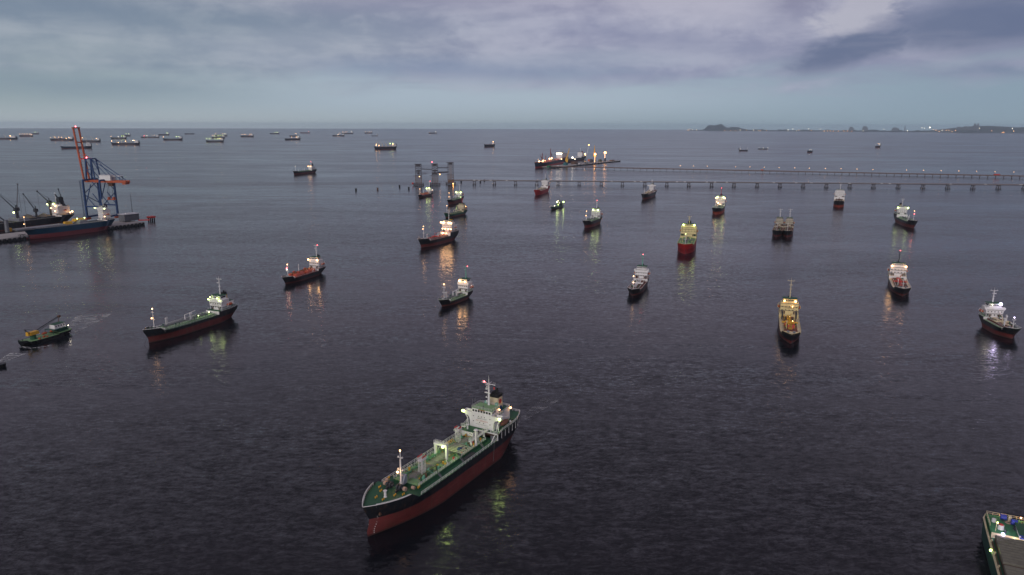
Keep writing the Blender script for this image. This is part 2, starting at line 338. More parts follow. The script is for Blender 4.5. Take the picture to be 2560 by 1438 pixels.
# ------------------------------------------------------------------ ships
class Hull:
    def __init__(s, L, B, D, zr, fh=2.4, ph=2.4, ufc=.86, upo=.26, rake=4.0, counter=4.0, bulb=0.0, sheer=.6, full=1.0):
        s.__dict__.update(locals())
    def ztop(s, u):
        z = s.D+s.sheer*max(0, (u-.5)*2)**2+.3*s.sheer*max(0, (.5-u)*2)**2
        st = lambda t: max(0, min(1, t))
        z += s.fh*st((u-s.ufc)/.025)+s.ph*st((s.upo-u)/.02)
        return z
    def x(s, u, z):
        k = max(0, z)/s.D
        xs = -s.L/2-s.counter*min(1.1, k)**1.3
        zt = s.D+s.fh; kb = max(0, min(1, (z-s.zr*.6)/(zt-s.zr*.6)))
        xb = s.L/2+s.rake*kb**1.15
        if s.bulb: xb += s.bulb*max(0, 1-((z-s.zr*.25)/(s.zr*.62))**2) if z < s.zr*.9 else 0
        return xs+u*(xb-xs)
    def y(s, u, z):
        k = max(0, min(1, z/(s.D)))
        fw = 1.0
        if u < .22: fw = max(.0, (u/.22))**.62
        if u > .64: fw = max(0, 1-((u-.64)/.36)**1.6)
        fd = 1.0
        if u < .12: fd = .62+.38*math.sin(math.pi/2*u/.12)
        if u < .004: fd = .60
        if u > .77: fd = max(0, 1-((u-.77)/.23)**2.4)
        return s.B/2*(fw*(1-k)+fd*k)
    def stations(s):
        us = set([i/40 for i in range(41)]+[.97, .985, .994, .99, .01, .02, s.ufc, s.ufc+.025, s.upo, s.upo-.02])
        return sorted(round(u, 4) for u in us)
    def mesh(s, mats):
        mb = MB(); us = s.stations()
        def zs(u):
            zt = s.ztop(u); return [-1.5, 0, s.zr*.33, s.zr*.66, s.zr, s.zr+(zt-s.zr)*.33, s.zr+(zt-s.zr)*.66, zt]
        for sg in (-1, 1):
            rows = [[(s.x(u, z), sg*s.y(u, z), z) for z in zs(u)] for u in us]
            nz_ = len(rows[0]); vs = [p for r in rows for p in r]
            for mi, rng in ((0, range(4, nz_-1)), (1, range(0, 4))):
                mb.mi = mi; fs = []
                for i in range(len(us)-1):
                    for j in rng:
                        q = (i*nz_+j, (i+1)*nz_+j, (i+1)*nz_+j+1, i*nz_+j+1); fs.append(q if sg < 0 else q[::-1])
                mb.add(vs, fs)
        # transom
        z0 = zs(0); L_ = [(s.x(0, z), -s.y(0, z), z) for z in z0]; R_ = [(s.x(0, z), s.y(0, z), z) for z in z0]
        for j in range(len(z0)-1):
            mb.mi = 1 if j < 4 else 0; mb.add([L_[j], L_[j+1], R_[j+1], R_[j]], [(0, 1, 2, 3)])
        return mb
    def deckstrip(s, mb, u0, u1, zf, inset=.03):
        us = [u0]+[u for u in s.stations() if u0 < u < u1]+[u1]; vs = []
        for u in us:
            z = zf(u); y = max(0, s.y(u, min(z, s.ztop(u)))-inset); vs += [(s.x(u, z), -y, z), (s.x(u, z), y, z)]
        mb.add(vs, [(2*i, 2*i+2, 2*i+3, 2*i+1) for i in range(len(us)-1)])
    def decks(s, mb):
        us = s.ufc+.026
        s.deckstrip(mb, s.upo-.005, s.ufc+.004, lambda u: s.ztop(max(s.upo, min(u, s.ufc)))-.12)
        s.deckstrip(mb, s.ufc, .999, lambda u: s.ztop(max(u, us))-1.0)
        s.deckstrip(mb, 0, s.upo, lambda u: s.ztop(min(u, s.upo-.021))-.05)
    def edge(s, u0, u1, dz=0, inset=.1, side=1, n=24):
        out = []
        for i in range(n+1):
            u = u0+(u1-u0)*i/n; z = s.ztop(u)+dz; out.append((s.x(u, z), side*max(0, s.y(u, z)-inset), z))
        return out
def place(bow, stern=None, L=None, sx=None):
    B = at(*bow)
    if stern: S = at(*stern)
    else:
        lo, hi = YH+14, bow[1]
        for _ in range(50):
            m = (lo+hi)/2
            if (at(sx, m)-B).length > L: lo = m
            else: hi = m
        S = at(sx, (lo+hi)/2)
    d = B-S; return (B+S)/2, math.atan2(d.y, d.x), d.length
def radar_mast(parent, x, y, z0, z1, m=None, arm=2.6, name='radar_mast', redlamp=None, s=1.0, flag=False):
    m = m or white; mb = MB(); mb.cyl((x, y, z0), (x, y, z1), .42*s, .2*s, 8)
    for k, a in ((.97, arm), (.72, arm*.5), (.5, arm*.45), (.3, arm*.3)):
        z = z0+(z1-z0)*k; mb.bar((x, y-a, z), (x, y+a, z), .16*s)
        mb.bar((x, y, z), (x+1.3*s, y, z), .3*s, .12*s)
    z = z0+(z1-z0)*.97
    for sg in (-1, 1): mb.bar((x, y, z-.9*s), (x, y+sg*arm, z), .09*s); mb.cyl((x, y+sg*arm*.7, z), (x, y+sg*arm*.7, z+1.1*s), .05*s, .03*s, 5)
    mb.cyl((x, y, z1), (x, y, z1+1.8*s), .08*s, .03*s, 5)
    o = mb.build(name, m, parent)
    z = z0+(z1-z0)*.72; r = MB(); r.bar((x+1.1*s, y-1.1*s, z+.35*s), (x+1.1*s, y+1.1*s, z+.35*s), .22*s, .3*s); r.cyl((x+1.1*s, y, z), (x+1.1*s, y, z+.3*s), .15*s); r.build('radar_scanner', m, o)
    if redlamp: lamp(o, (x, y-arm*.6*redlamp, z0+(z1-z0)*.97+.5), 'red', 25, .3*s, 'signal_lamp')
    if flag:
        f = MB(); f.box(x-.9*s, x-.05, y+arm*.6-.03, y+arm*.6+.03, z0+(z1-z0)*.72, z0+(z1-z0)*.72+1.0*s); f.build('flag', redp, o)
    return o
def foremast(parent, x, z0, h, kinds, m=None, r=.36, ls=.42, y=0.0, st=60):
    m = m or white; mb = MB(); mb.cyl((x, y, z0), (x, y, z0+h*.8), r*.8, r*.5, 8); mb.cyl((x, y, z0+h*.8), (x, y, z0+h), r*.35, r*.25, 6)
    for k, a in ((.45, 1.1), (.82, .9)):
        mb.bar((x, y-a, z0+h*k), (x, y+a, z0+h*k), .14); mb.box(x-.25, x+.25, y-a-.2, y-a+.2, z0+h*k, z0+h*k+.5); mb.box(x-.25, x+.25, y+a-.2, y+a+.2, z0+h*k, z0+h*k+.5)
    o = mb.build('foremast', m, parent)
    for k, kd in kinds: lamp(o, (x+r+.9 if k < .97 else x, y, z0+h*k+(.3 if k < .97 else .5)), kd, st, ls, 'mast_lamp')
    return o
def ship(name, label, cat, bow, stern=None, L=None, sx=None, B=12, D=6, zr=3, group='coastal ships anchored in the bay', top=None, bottom=None, deckm=None, hm=None,
         fh=2.4, ph=2.4, upo=.26, ufc=.86, rake=4, counter=3, bulb=0, house=(.03, .20, .42, 7.5), wing=True, wheel=.62, fun=None, funm=None, mast=11, mastm=None,
         style='tanker', lamps=(), fm=9, fml=((1.0, 'warm'),), redl=None, roofm=None, small=False, lettering=None, boats=True, rust=True, lset=(60, .55), wheelh=2.7, rimm=None, pipem=None, sheer=.6):
    P, hd, LL = place(bow, stern, L, sx); L = LL
    root = tag(empty(name, P, hd), label, cat, group)
    H = Hull(L, B, D, zr, fh, ph, ufc, upo, rake, counter, bulb, sheer)
    top = top or black; bottom = bottom or red; deckm = deckm or dgreen; hm = hm or white; roofm = roofm or dgreen
    H.mesh(None).build('hull', [top, bottom], root, True)
    mb = MB(); H.decks(mb)
    us = ufc+.026; z0 = H.ztop(upo-.03)-.05
    yb = H.y(ufc, D); xb = H.x(ufc, D); zf = H.ztop(us)-1.0
    dk = mb.build('deck', deckm, root)
    mb = MB(); mb.box(xb-.1, xb+.1, -yb+.1, yb-.1, D-.5, zf); xp = H.x(upo, D); yp = H.y(upo, D); mb.box(xp-.15, xp+.1, -yp+.1, yp-.1, D-.5, z0-.02)
    build_each(mb, 'bulkhead', hm, root)
    mb = MB()
    for sd_ in (-1, 1): mb.tube(H.edge(ufc+.028, .999, 0, .02, sd_, 14), .13 if not small else .25, 4); mb.tube(H.edge(.001, upo-.022, 0, .02, sd_, 8), .11 if not small else .22, 4)
    mb.build('bulwark_rail', rimm or hm, root)
    if not small:
        mb = MB()
        for sd_ in (-1, 1):
            mb.rail(H.edge(upo+.01, ufc-.01, 0, .12, sd_, 8), 1.1, 3, .06); mb.rail(H.edge(.01, upo-.025, 0, .15, sd_, 4), 1.1, 3, .06)
        mb.build('railing', hm, root)
    # deckhouse
    ub, uf, hw, hh = house; xb_, xf = H.x(ub, D), H.x(uf, D); w = B*hw; zt = z0+hh
    mb = MB(); mb.box(xb_, xf, -w, w, z0+2.4, zt-2.4); mb.box(xb_+1, xf-.1, -w*.62, w*.62, z0-.3, z0+2.5)
    for sg in (-1, 1): mb.box(xf-.3, xf, sg*(w-.15)-.15, sg*(w-.15)+.15, z0-.3, z0+2.4); mb.box(xb_, xb_+.3, sg*(w-.15)-.15, sg*(w-.15)+.15, z0-.3, z0+2.4)
    for k in range(1, int(hh//2.6)): mb.box(xb_-.3, xf-.2, -w-.35, w+.35, z0+k*2.6-.08, z0+k*2.6+.08)
    mb.box(xf-7.5, xf, -w, w, zt-2.5, zt)
    if wing:
        we = B*.5+.3; pl = []
        prof = [(w-.01, z0+2.4), (w-.01, zt-3.6), (w+(we-w)*.25, zt-2.0), (we, zt-1.3), (we, zt)]
        pl = [(y, z) for y, z in prof]+[(-y, z) for y, z in prof[::-1]]
        mb.plate(pl, xf, xf+.2); mb.box(xf-2.4, xf, -we, we, zt-1.2, zt-1.05)
        mb.box(xf-2.4, xf-2.25, w, we, zt-1.1, zt); mb.box(xf-2.4, xf-2.25, -we, -w, zt-1.1, zt)
        for sg in (-1, 1): mb.box(xf-2.3, xf, sg*we-.08, sg*we+.08, zt-1.1, zt)
    ww = w*wheel/.62*.78; mb.box(xf-6.5, xf-.4, -ww, ww, zt-.2, zt+wheelh)
    hs = mb.build('deckhouse', hm, root)
    mb = MB(); mb.box(xf-6.9, xf, -ww-.3, ww+.3, zt+wheelh, zt+wheelh+.15); mb.box(xb_+.2, xf-7.6, -w+.2, w-.2, zt-2.39, zt-2.25); mb.build('roof', roofm, hs)
    n = 7
    if small: MB().box(xf-.42, xf-.34, -ww*.92, ww*.92, zt+wheelh*.42, zt+wheelh*.78).build('window', glass, hs)
    else:
        for i in range(n):
            y = -ww+2*ww*(i+.5)/n; MB().box(xf-.42, xf-.34, y-ww*.105, y+ww*.105, zt+wheelh*.42, zt+wheelh*.80).build('window', glass, hs)
        for sg in (-1, 1): MB().box(xf-5.5, xf-1.2, sg*ww-.04, sg*ww+.04, zt+wheelh*.42, zt+wheelh*.80).build('window', glass, hs)
        rows = [zt-3.0, zt-5.4] if hh > 6 else [zt-3.0]
        for zz in rows:
            for i in range(5):
                y = -w*.8+w*1.6*i/4; MB().box(xf+.2, xf+.23, y-.36, y+.36, zz-.36, zz+.36).build('porthole', glass, hs)
    if lettering: text_on(lettering, root, xf+.24, 0, zt-4.2, .9, brown)
    # funnel
    fx = H.x(ub+.3*(uf-ub), D); fz = zt-2.2; fH = fun or 6.0; fw = B*.11
    mb = MB(); mb.box(fx-2, fx+2, -fw, fw, fz, fz+fH*.72, .3, .1); f_ = mb.build('funnel', funm or cream, root)
    mb = MB(); mb.box(fx-1.72, fx+1.72, -fw+.06, fw-.06, fz+fH*.72, fz+fH, .15, .05); mb.cyl((fx, 0, fz+fH), (fx, 0, fz+fH+1.3), .45, .4); mb.cyl((fx-1, .5, fz+fH), (fx-1, .5, fz+fH+.8), .25); mb.build('funnel_cap', sooty, f_)
    radar_mast(root, xf-5, 0, zt+wheelh, zt+wheelh+mast, mastm or hm, redlamp=redl, s=1.0 if not small else 1.5)
    if boats and not small:
        for sg in (-1, 1):
            b_ = MB(); b_.ball(((xb_+xf)/2-1, sg*(w+1.0), z0+hh*.45), 1, 8, 6, 3.0, 1.0, 1.0); bo = b_.build('lifeboat', orange, root, True)
            d_ = MB()
            for q in (-2, 2): d_.tube([((xb_+xf)/2-1+q, sg*w, z0+hh*.2), ((xb_+xf)/2-1+q, sg*(w+1.9), z0+hh*.45), ((xb_+xf)/2-1+q, sg*(w+1.0), z0+hh*.45+2)], .12, 5)
            build_each(d_, 'davit', hm, bo)
    # forecastle gear
    xf_ = H.x(.94, D+fh); zf = H.ztop(.94)-1.0
    mb = MB()
    for sg in (-1, 1): mb.cyl((xf_-3, sg*1.2, zf+.8), (xf_-3, sg*2.6, zf+.8), .65); mb.box(xf_-3.8, xf_-2.2, sg*1.9-.2, sg*1.9+.2, zf, zf+1.2); mb.cyl((xf_, sg*2.0, zf), (xf_, sg*2.0, zf+.9), .3)
    build_each(mb, 'windlass', grey, root)
    if fm: foremast(root, H.x(ufc+.045, D), zf, fm, fml, st=lset[0], r=.32 if not small else .6)
    xs_ = H.x(.985, D); mb = MB(); mb.tube([(xs_, B*.05, D*.75), (xs_+2.2, B*.08, D*.35), (xs_+4.2, B*.12, -.5)], .1, 5); mb.build('anchor_chain', dgrey, root)
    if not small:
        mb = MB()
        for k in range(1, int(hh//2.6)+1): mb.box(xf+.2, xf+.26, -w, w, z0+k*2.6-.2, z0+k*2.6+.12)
        build_each(mb, 'deck_shadow_line', mat('shadow_gap_trim', (.10, .08, .07), .7), hs)  # dark strips painted in as the shadow gaps at each deck level
        mb = MB(); mb.box(xf-.06, xf+.06, -w*.6, -w*.6+.9, z0, z0+2); mb.box(xf-.06, xf+.06, w*.6-.9, w*.6, z0, z0+2); build_each(mb, 'door', brown, hs)
    # cargo deck
    x0, x1 = H.x(upo+.02, D), H.x(ufc-.02, D); ml = x1-x0; zd = D
    if style == 'tanker':
        tw = B*.33; MB().box(x0, x1, -tw, tw, zd-.2, zd+1.0).build('trunk_deck', pipem and rdeck or gdeck, root)
        mb = MB()
        for i, y in enumerate((-1.2, -.7, -.2, .3, .8)): mb.tube([(x0, y, zd+1.7), (x1-2, y, zd+1.7)], .18, 5)
        for k in range(int(ml//6)): mb.box(x0+3+6*k, x0+3.3+6*k, -1.6, 1.3, zd+1, zd+1.6)
        xm = (x0+x1)/2
        for k in range(4): mb.tube([(xm-2+k*1.3, -tw-.8, zd+1.9), (xm-2+k*1.3, tw+.8, zd+1.9)], .2, 5)
        mb.build('cargo_pipes', pipem or grey, root)
        if not small:
            mb = MB(); rnd = random.Random(int(bow[0]))
            for k in range(16):
                x = rnd.uniform(x0+1, x1-1); y = rnd.choice((-1, 1))*rnd.uniform(1.8, tw-.4); h_ = rnd.uniform(.5, 1.6); mb.cyl((x, y, zd+1), (x, y, zd+1+h_), .35)
            build_each(mb, 'deck_valve', dgreen, root)
            mb = MB(); mb.rail([(x0, tw-.1, zd+1), (x1, tw-.1, zd+1)], 1.1, 2.6, .05); mb.rail([(x0, -tw+.1, zd+1), (x1, -tw+.1, zd+1)], 1.1, 2.6, .05); mb.build('trunk_railing', hm, root)
        for fx_, fy in ((x0+ml*.82, -1), (x0+ml*.45, 1)):
            mb = MB()
            for q in range(3): mb.cyl((fx_+q*.7, fy*tw*.6, zd+1), (fx_+q*.7, fy*tw*.6, zd+6.5), .2)
            mb.box(fx_-.3, fx_+1.7, fy*tw*.6-.5, fy*tw*.6+.5, zd+5.6, zd+5.8); mb.build('vent_posts', hm, root)
        mb = MB(); mb.cyl((xm+1, -.5, zd+1), (xm+1, -.5, zd+5), .4, .3); mb.bar((xm+1, -.5, zd+5), (xm-7, .8, zd+6.4), .4); mb.build('hose_crane', hm if not pipem else pipem, root)
    elif style == 'lpg':
        for sg in (-1, 1):
            for a_, b_ in ((.0, .46), (.5, .97)):
                q0, q1 = x0+ml*a_+1.2, x0+ml*b_; r = B*.21; c = sg*B*.225; mb = MB(); zc = zd+.9
                mb.cyl((q0+r*.6, c, zc), (q1-r*.6, c, zc), r, r, 18); mb.cyl((q0, c, zc), (q0+r*.6, c, zc), r*.55, r, 18); mb.cyl((q1-r*.6, c, zc), (q1, c, zc), r, r*.55, 18)
                t_ = mb.build('gas_tank', tank, root, False)
                mb = MB(); mb.box((q0+q1)/2-1, (q0+q1)/2+1, c-.7, c+.7, zc+r-.2, zc+r+1); mb.build('tank_dome', tank, t_)
        mb = MB(); mb.box(x0, x1-1, -.5, .5, zd+B*.21+.9, zd+B*.21+1.05); mb.build('catwalk', yellow, root)
        mb = MB(); 
        for y in (-.8, .8): mb.tube([(x0, y, zd+B*.21+1.4), (x1-1, y, zd+B*.21+1.4)], .15, 5)
        mb.build('cargo_pipes', brown, root)
        mb = MB(); mb.cyl(((x0+x1)/2+3, B*-.1, zd), ((x0+x1)/2+3, B*-.1, zd+10), .35, .25); mb.build('vent_posts', hm, root)
        mb = MB(); mb.tube([(x0+2, B*.46, zd+.5), (x0+5, B*.46, zd+5.5), (x0+8, B*.46, zd+.8)], .16, 5); mb.build('deck_arch', hm, root)
    elif style == 'hatch' or style == 'bulk':
        n = 2 if style == 'hatch' else 4
        for k in range(n):
            q0 = x0+ml*(k+.08)/n; q1 = x0+ml*(k+.86)/n
            mb = MB(); mb.box(q0, q1, -B*.33, B*.33, zd-.2, zd+1.6); h_ = mb.build('hatch_coaming', grey, root)
            mb = MB()
            for j in range(4): mb.box(q0+(q1-q0)*j/4+.1, q0+(q1-q0)*(j+1)/4-.1, -B*.34, B*.34, zd+1.6, zd+2.0)
            mb.build('hatch_cover', beige if style == 'hatch' else rdeck, h_)
        if style == 'bulk':
            for k in range(4):
                q = x0+ml*(k+.97)/4.1; cr = MB(); s_ = B/22; cr.cyl((q, 0, zd), (q, 0, zd+9*s_), 1.1*s_); cr.box(q-1.5*s_, q+1.5*s_, -1.3*s_, 1.3*s_, zd+9*s_, zd+12*s_); c_ = cr.build('deck_crane', cream, root)
                j = MB(); j.bar((q+.8, 0, zd+10*s_), (q+9*s_, 0, zd+25*s_), .9*s_, .9*s_, .4); j.build('crane_jib', cream, c_)
    elif style == 'plain':
        mb = MB(); mb.box(x0+1, x1-1, -B*.3, B*.3, zd-.2, zd+1.3); mb.build('hatch_cover', deckm, root)
    for p, kd, *rr in lamps:
        x, y, z = p; lamp(hs if x == 'h' else root, (xf+.9 if x == 'h' else H.x(x, D), y*B/2, (zt if x == 'h' else z0)+z), kd, lset[0], rr[0] if rr else lset[1])
    return root, H, dict(xf=xf, zt=zt, z0=z0, w=w)
def text_on(s, parent, x, y, z, size, m, name='lettering'):
    c = bpy.data.curves.new('t', 'FONT'); c.body = s; c.size = size; c.align_x = 'CENTER'; c.extrude = .015; c.space_character = 1.15
    o = bpy.data.objects.new('t', c); sc.collection.objects.link(o)
    bpy.context.view_layer.update(); dg = bpy.context.evaluated_depsgraph_get()
    me = bpy.data.meshes.new_from_object(o.evaluated_get(dg)); bpy.data.objects.remove(o)
    me.materials.clear(); me.materials.append(m)
    ob = bpy.data.objects.new(name, me); sc.collection.objects.link(ob); ob.parent = parent
    ob.matrix_local = Matrix.Translation((x, y, z)) @ Matrix.Rotation(math.pi/2, 4, 'Z') @ Matrix.Rotation(math.pi/2, 4, 'X')
    return ob
# ------------------------------------------------------------------ the big tanker in front
def hero():
    P, hd, L = place((930, 1335), (1268, 1090))
    root = tag(empty('tanker_ship', P, hd), 'largest ship, a green decked tanker in the foreground lettered NO SMOKING on its bridge', 'tanker')
    D, zr, B = 9.3, 6.25, 18.6
    H = Hull(L, B, D, zr, 2.6, 2.9, .815, .255, 4.2, 1.6, 2.6, .5)
    H.mesh(None).build('hull', [black, red], root, True)
    mb = MB(); H.decks(mb); mb.build('deck', dgreen, root)
    us = .815+.026; zf = H.ztop(us)-1.0; z0 = H.ztop(.2)-.05; zd = D
    X = lambda u, z=D: H.x(u, z)
    # trunk deck, lighter and raised
    x0, x1, tw, zt = -20.0, 27.5, 5.9, D+1.35
    mb = MB(); mb.box(x0, x1, -tw, tw, zd-.3, zt-.02); tk = mb.build('trunk_side', dgreen, root); MB().box(x0+.05, x1-.05, -tw+.05, tw-.05, zt-.3, zt).build('trunk_deck', gdeck, root)
    mb = MB()
    for i, (y, r) in enumerate(((-2.0, .12), (-1.3, .15), (-.7, .18), (-.1, .18), (.5, .15), (1.2, .12))): mb.tube([(-19, y, zt+.75), (26-abs(i-3), y, zt+.75)], r, 6)
    for k in range(12): mb.box(-17+k*3.6, -16.8+k*3.6, -2.2, 1.6, zt, zt+.6)
    for k in range(6): mb.tube([(-1-k*1.2, -5.6, zt+1.3), (-1-k*1.2, 5.8, zt+1.3), (-1-k*1.2, 7.2, zt+1.3)], .2, 6)
    mb.build('cargo_pipes', mat('pale_pipe_paint', (.3, .29, .27), .5, .1, .5, .9, (.12, .08, .05)), root)
    mb = MB()
    for y in (2.1, -2.6): mb.tube([(-18, y, zt+.4), (20, y, zt+.4), (24, y*1.6, zt+.4)], .13, 5)
    for x in (-14, -4.5, 7, 15, 21): mb.tube([(x, -5, zt+.45), (x, 5, zt+.45)], .12, 5)
    mb.build('heating_pipes', brown, root)
    for k, x in enumerate((-16.5, -9.5, 1.5, 9.5, 12.2, 16.6, 20.5, 24.5)):
        mb = MB(); sy = 1 if k % 2 else -1; mb.tube([(x, -.3, zt+.8), (x, sy*3.2, zt+.8), (x+.9, sy*4.0, zt+.8), (x+.9, sy*5.2, zt+.8), (x+.9, sy*5.2, zt)], .12, 5); mb.cyl((x, sy*2.4, zt+.8), (x, sy*2.4, zt+1.5), .1).cyl((x-.3, sy*2.4, zt+1.5), (x+.3, sy*2.4, zt+1.5), .28); mb.build('branch_pipe', [yellow, teal, brown, grey][k % 4], root)
    mb = MB(); mb.rail([(-8, -1.9, zt+1.35), (26, -1.9, zt+1.35)], 1.0, 2.2, .05); mb.box(-8, 26, -3.0, -2.3, zt+1.2, zt+1.3)
    for k in range(9): mb.box(-7+k*4, -6.8+k*4, -2.9, -2.4, zt, zt+1.2)
    mb.build('walkway', mat('green_walkway', (.06, .22, .11), .6), root)
    for x, y in ((22, 4), (13, 4.2), (8, -4.5), (-3, -5), (-15, -3.8), (-14.8, .8), (11, -4.6), (25, -3.6)): q = MB(); q.box(x-.5, x+.5, y-.45, y+.45, zt, zt+1.1, .05, .05); q.cyl((x, y, zt+1.1), (x, y, zt+1.35), .4); q.build('tank_hatch', teal, root)
    rnd = random.Random(3); a_, b_, c_ = MB(), MB(), MB()
    for k in range(42):
        x = rnd.uniform(-18, 26); y = rnd.choice((-1, 1))*rnd.uniform(2.6, 5.3); h = rnd.uniform(.5, 1.7); m_ = (a_, a_, b_, c_)[k % 4]
        m_.cyl((x, y, zt), (x, y, zt+h), rnd.uniform(.18, .45)); 
        if k % 3 == 0: m_.box(x-.35, x+.35, y-.3, y+.3, zt+h, zt+h+.2)
        if k % 4 == 1: m_.tube([(x, y, zt+h), (x+1.2, y, zt+h), (x+1.2, y, zt+.2)], .09, 5)
    build_each(a_, 'deck_valve', dgreen, root); build_each(b_, 'tank_hatch', brown, root); build_each(c_, 'valve_wheel', yellow, root)
    mb = MB(); mb.box(-7.5, -1.0, 3.4, 5.4, zt, zt+.7); mb.box(-7.5, -1.0, 6.4, 8.0, zd-.1, zd+.8); build_each(mb, 'drip_tray', dgrey, root)
    mb = MB(); mb.box(-4.6, -2.9, 2.2, 3.6, zt, zt+1.9, .1, .1); mb.build('valve_box', bluep, root)
    mb = MB()
    for x, y in ((-5.6, 4.2), (-2.6, 4.6), (3, 4.6), (-13, 3.4)): mb.cyl((x, y, zt), (x, y, zt+1.1), .5, .4)
    build_each(mb, 'fire_monitor', redp, root)
    mb = MB()
    for k in range(7): x = -9+k*1.2; mb.tube([(x, -5.0, zt+.2), (x, -4.4, zt+2.0), (x+.2, -3.2, zt+1.4), (x+.2, -2.5, zt+.6)], .11, 5)
    build_each(mb, 'cargo_hose', yellow, root)
    # vent stacks
    for cx, cy, n in ((18.4, .6, 4), (-10.8, -2.6, 3)):
        mb = MB(); caps = MB()
        for i in range(n):
            for j in range(2):
                x, y = cx+(i-(n-1)/2)*.75, cy+(j-.5)*1.5; mb.cyl((x, y, zt), (x, y, zt+5.6), .11, .11, 6); mb.tube([(x, y, zt+5.6), (x-.1, y+(j-.5)*.5, zt+6.6)], .15, 5); caps.cyl((x-.1, y+(j-.5)*.5, zt+6.6), (x-.1, y+(j-.5)*.5, zt+7.1), .24, .2, 6)
        for z in (1.2, 3.3): mb.tube([(cx-n*.4, cy-.8, zt+z), (cx+n*.4, cy-.8, zt+z), (cx+n*.4, cy+.8, zt+z), (cx-n*.4, cy+.8, zt+z), (cx-n*.4, cy-.8, zt+z)], .06, 4)
        mb.box(cx-n*.42, cx+n*.42, cy-.95, cy+.95, zt+5.4, zt+5.5)
        mb.rail([(cx-n*.45, cy-1.1, zt+5.5), (cx+n*.45, cy-1.1, zt+5.5), (cx+n*.45, cy+1.1, zt+5.5), (cx-n*.45, cy+1.1, zt+5.5), (cx-n*.45, cy-1.1, zt+5.5)], .8, 1.2, .04)
        v = mb.build('vent_posts', white, root); build_each(caps, 'vent_cap', redp, v)
    # portal frame
    mb = MB()
    for y in (-3.1, 2.2): mb.box(3.9, 4.8, y-.42, y+.42, zt-.1, zt+5.4)
    mb.box(3.7, 5.0, -3.6, 2.7, zt+5.4, zt+6.2); mb.rail([(4.9, -3.6, zt+6.2), (4.9, 2.7, zt+6.2), (3.8, 2.7, zt+6.2), (3.8, -3.6, zt+6.2), (4.9, -3.6, zt+6.2)], .9, 1.2, .045)
    g = mb.build('portal_frame', white, root); lamp(g, (5.5, 1.2, zt+5.5), 'green', 260, .5); lamp(g, (3.0, -1.0, zt+5.2), 'green', 500, .42)  # the second green lamp, on the aft side, is added to light the deck
    mb = MB(); mb.tube([(5.4, 2.7, zt+.2), (8.5, 5.6, zt+.9), (8.6, 5.7, zd+.5)], .17, 6); mb.build('deck_arch', white, root)
    # ventilator post with mushroom cap
    mb = MB(); mb.cyl((-12.2, 5.4, zd), (-12.2, 5.4, zt+6.3), .5, .45, 10); mb.cyl((-12.2, 5.4, zt+6.3), (-12.2, 5.4, zt+6.8), .5, 1.0, 12); mb.cyl((-12.2, 5.4, zt+6.8), (-12.2, 5.4, zt+7.2), 1.0, .7, 12); mb.build('ventilator', white, root)
    # railings
    for sd in (-1, 1):
        MB().rail(H.edge(.265, .80, -.05, .15, sd, 12), 1.2, 1.9, .085, 2).build('railing', white, root)
        MB().rail([(x0+1, sd*(tw-.1), zt), (-1, sd*(tw-.1), zt)], 1.1, 1.7, .08).rail([(2.5, sd*(tw-.1), zt), (15, sd*(tw-.1), zt)], 1.1, 1.7, .08).rail([(16.2, sd*(tw-.1), zt), (27.4, sd*(tw-.1), zt)], 1.1, 1.7, .08).build('trunk_railing', white, root)
        mb = MB()
        for x in (-14.5, .5, 15.6): mb.bar((x-.4, sd*tw, zt+.9), (x-.4, sd*(tw+1.6), zd+.1), .12); mb.bar((x+.4, sd*tw, zt+.9), (x+.4, sd*(tw+1.6), zd+.1), .12); mb.bar((x, sd*tw, zt), (x, sd*(tw+1.7), zd), .6, .08)
        build_each(mb, 'ladder', grey, root)
        MB().rail(H.edge(.85, .965, -1, .15, sd, 8), 1.15, 1.6, .08).build('railing', white, root)
        MB().tube(H.edge(.843, .999, 0, .02, sd, 16), .12, 5).build('bulwark_rail', white, root)
        # grey breakwater plate and white strut where the side rises to the poop
        mb = MB(); mb.plate([(sd*6.2, zd), (sd*8.9, zd), (sd*8.9, zd+2.0), (sd*6.2, zd+2.0)], -22.6, -22.4); mb.build('breakwater', grey, root)
        mb = MB(); mb.tube([(-18.2, sd*9.1, zd+.9), (-20.6, sd*9.15, zd+3.1), (-21.4, sd*9.15, zd+3.1)], .2, 6); mb.build('side_strut', white, root)
    # pump room house and raised catwalk
    mb = MB(); mb.box(-21.5, -17.6, -5.4, .4, zt-.1, zt+2.5); d = mb.build('pump_room', white, root)
    mb = MB(); mb.box(-21.6, -17.5, -5.5, .5, zt+2.5, zt+2.6); mb.build('roof', dgreen, d)
    for y in (-1.0, -.2): MB().box(-17.6, -17.56, y-.18, y+.18, zt+1.5, zt+1.9).build('porthole', glass, d)
    mb = MB(); mb.cyl((-19.6, -3.6, zt+2.6), (-19.6, -3.6, zt+4.0), .35); mb.cyl((-19.6, -3.6, zt+4.0), (-19.6, -3.6, zt+4.6), .4, .85, 10); mb.build('ventilator', white, root)
    mb = MB(); mb.box(-24, -10, 3.2, 4.3, zt+2.0, zt+2.2)
    for x in (-11, -16, -21): mb.box(x-.15, x+.15, 3.3, 4.2, zt, zt+2.0)
    mb.rail([(-24, 3.2, zt+2.2), (-10, 3.2, zt+2.2), (-10, 4.3, zt+2.2), (-24, 4.3, zt+2.2)], 1.1, 1.7, .06); mb.build('catwalk', white, root)
    # poop front: white fascia on pillars
    xf0 = X(.255)+.6
    mb = MB()
    for u in [.255-.021*k*1.45 for k in range(8)]:
        for sd in (-1, 1):
            yy = H.y(max(0, u), z0)-.1; mb.box(H.x(max(0, u), z0)-.14, H.x(max(0, u), z0)+.14, sd*yy-.14, sd*yy+.14, zd-.1, z0)
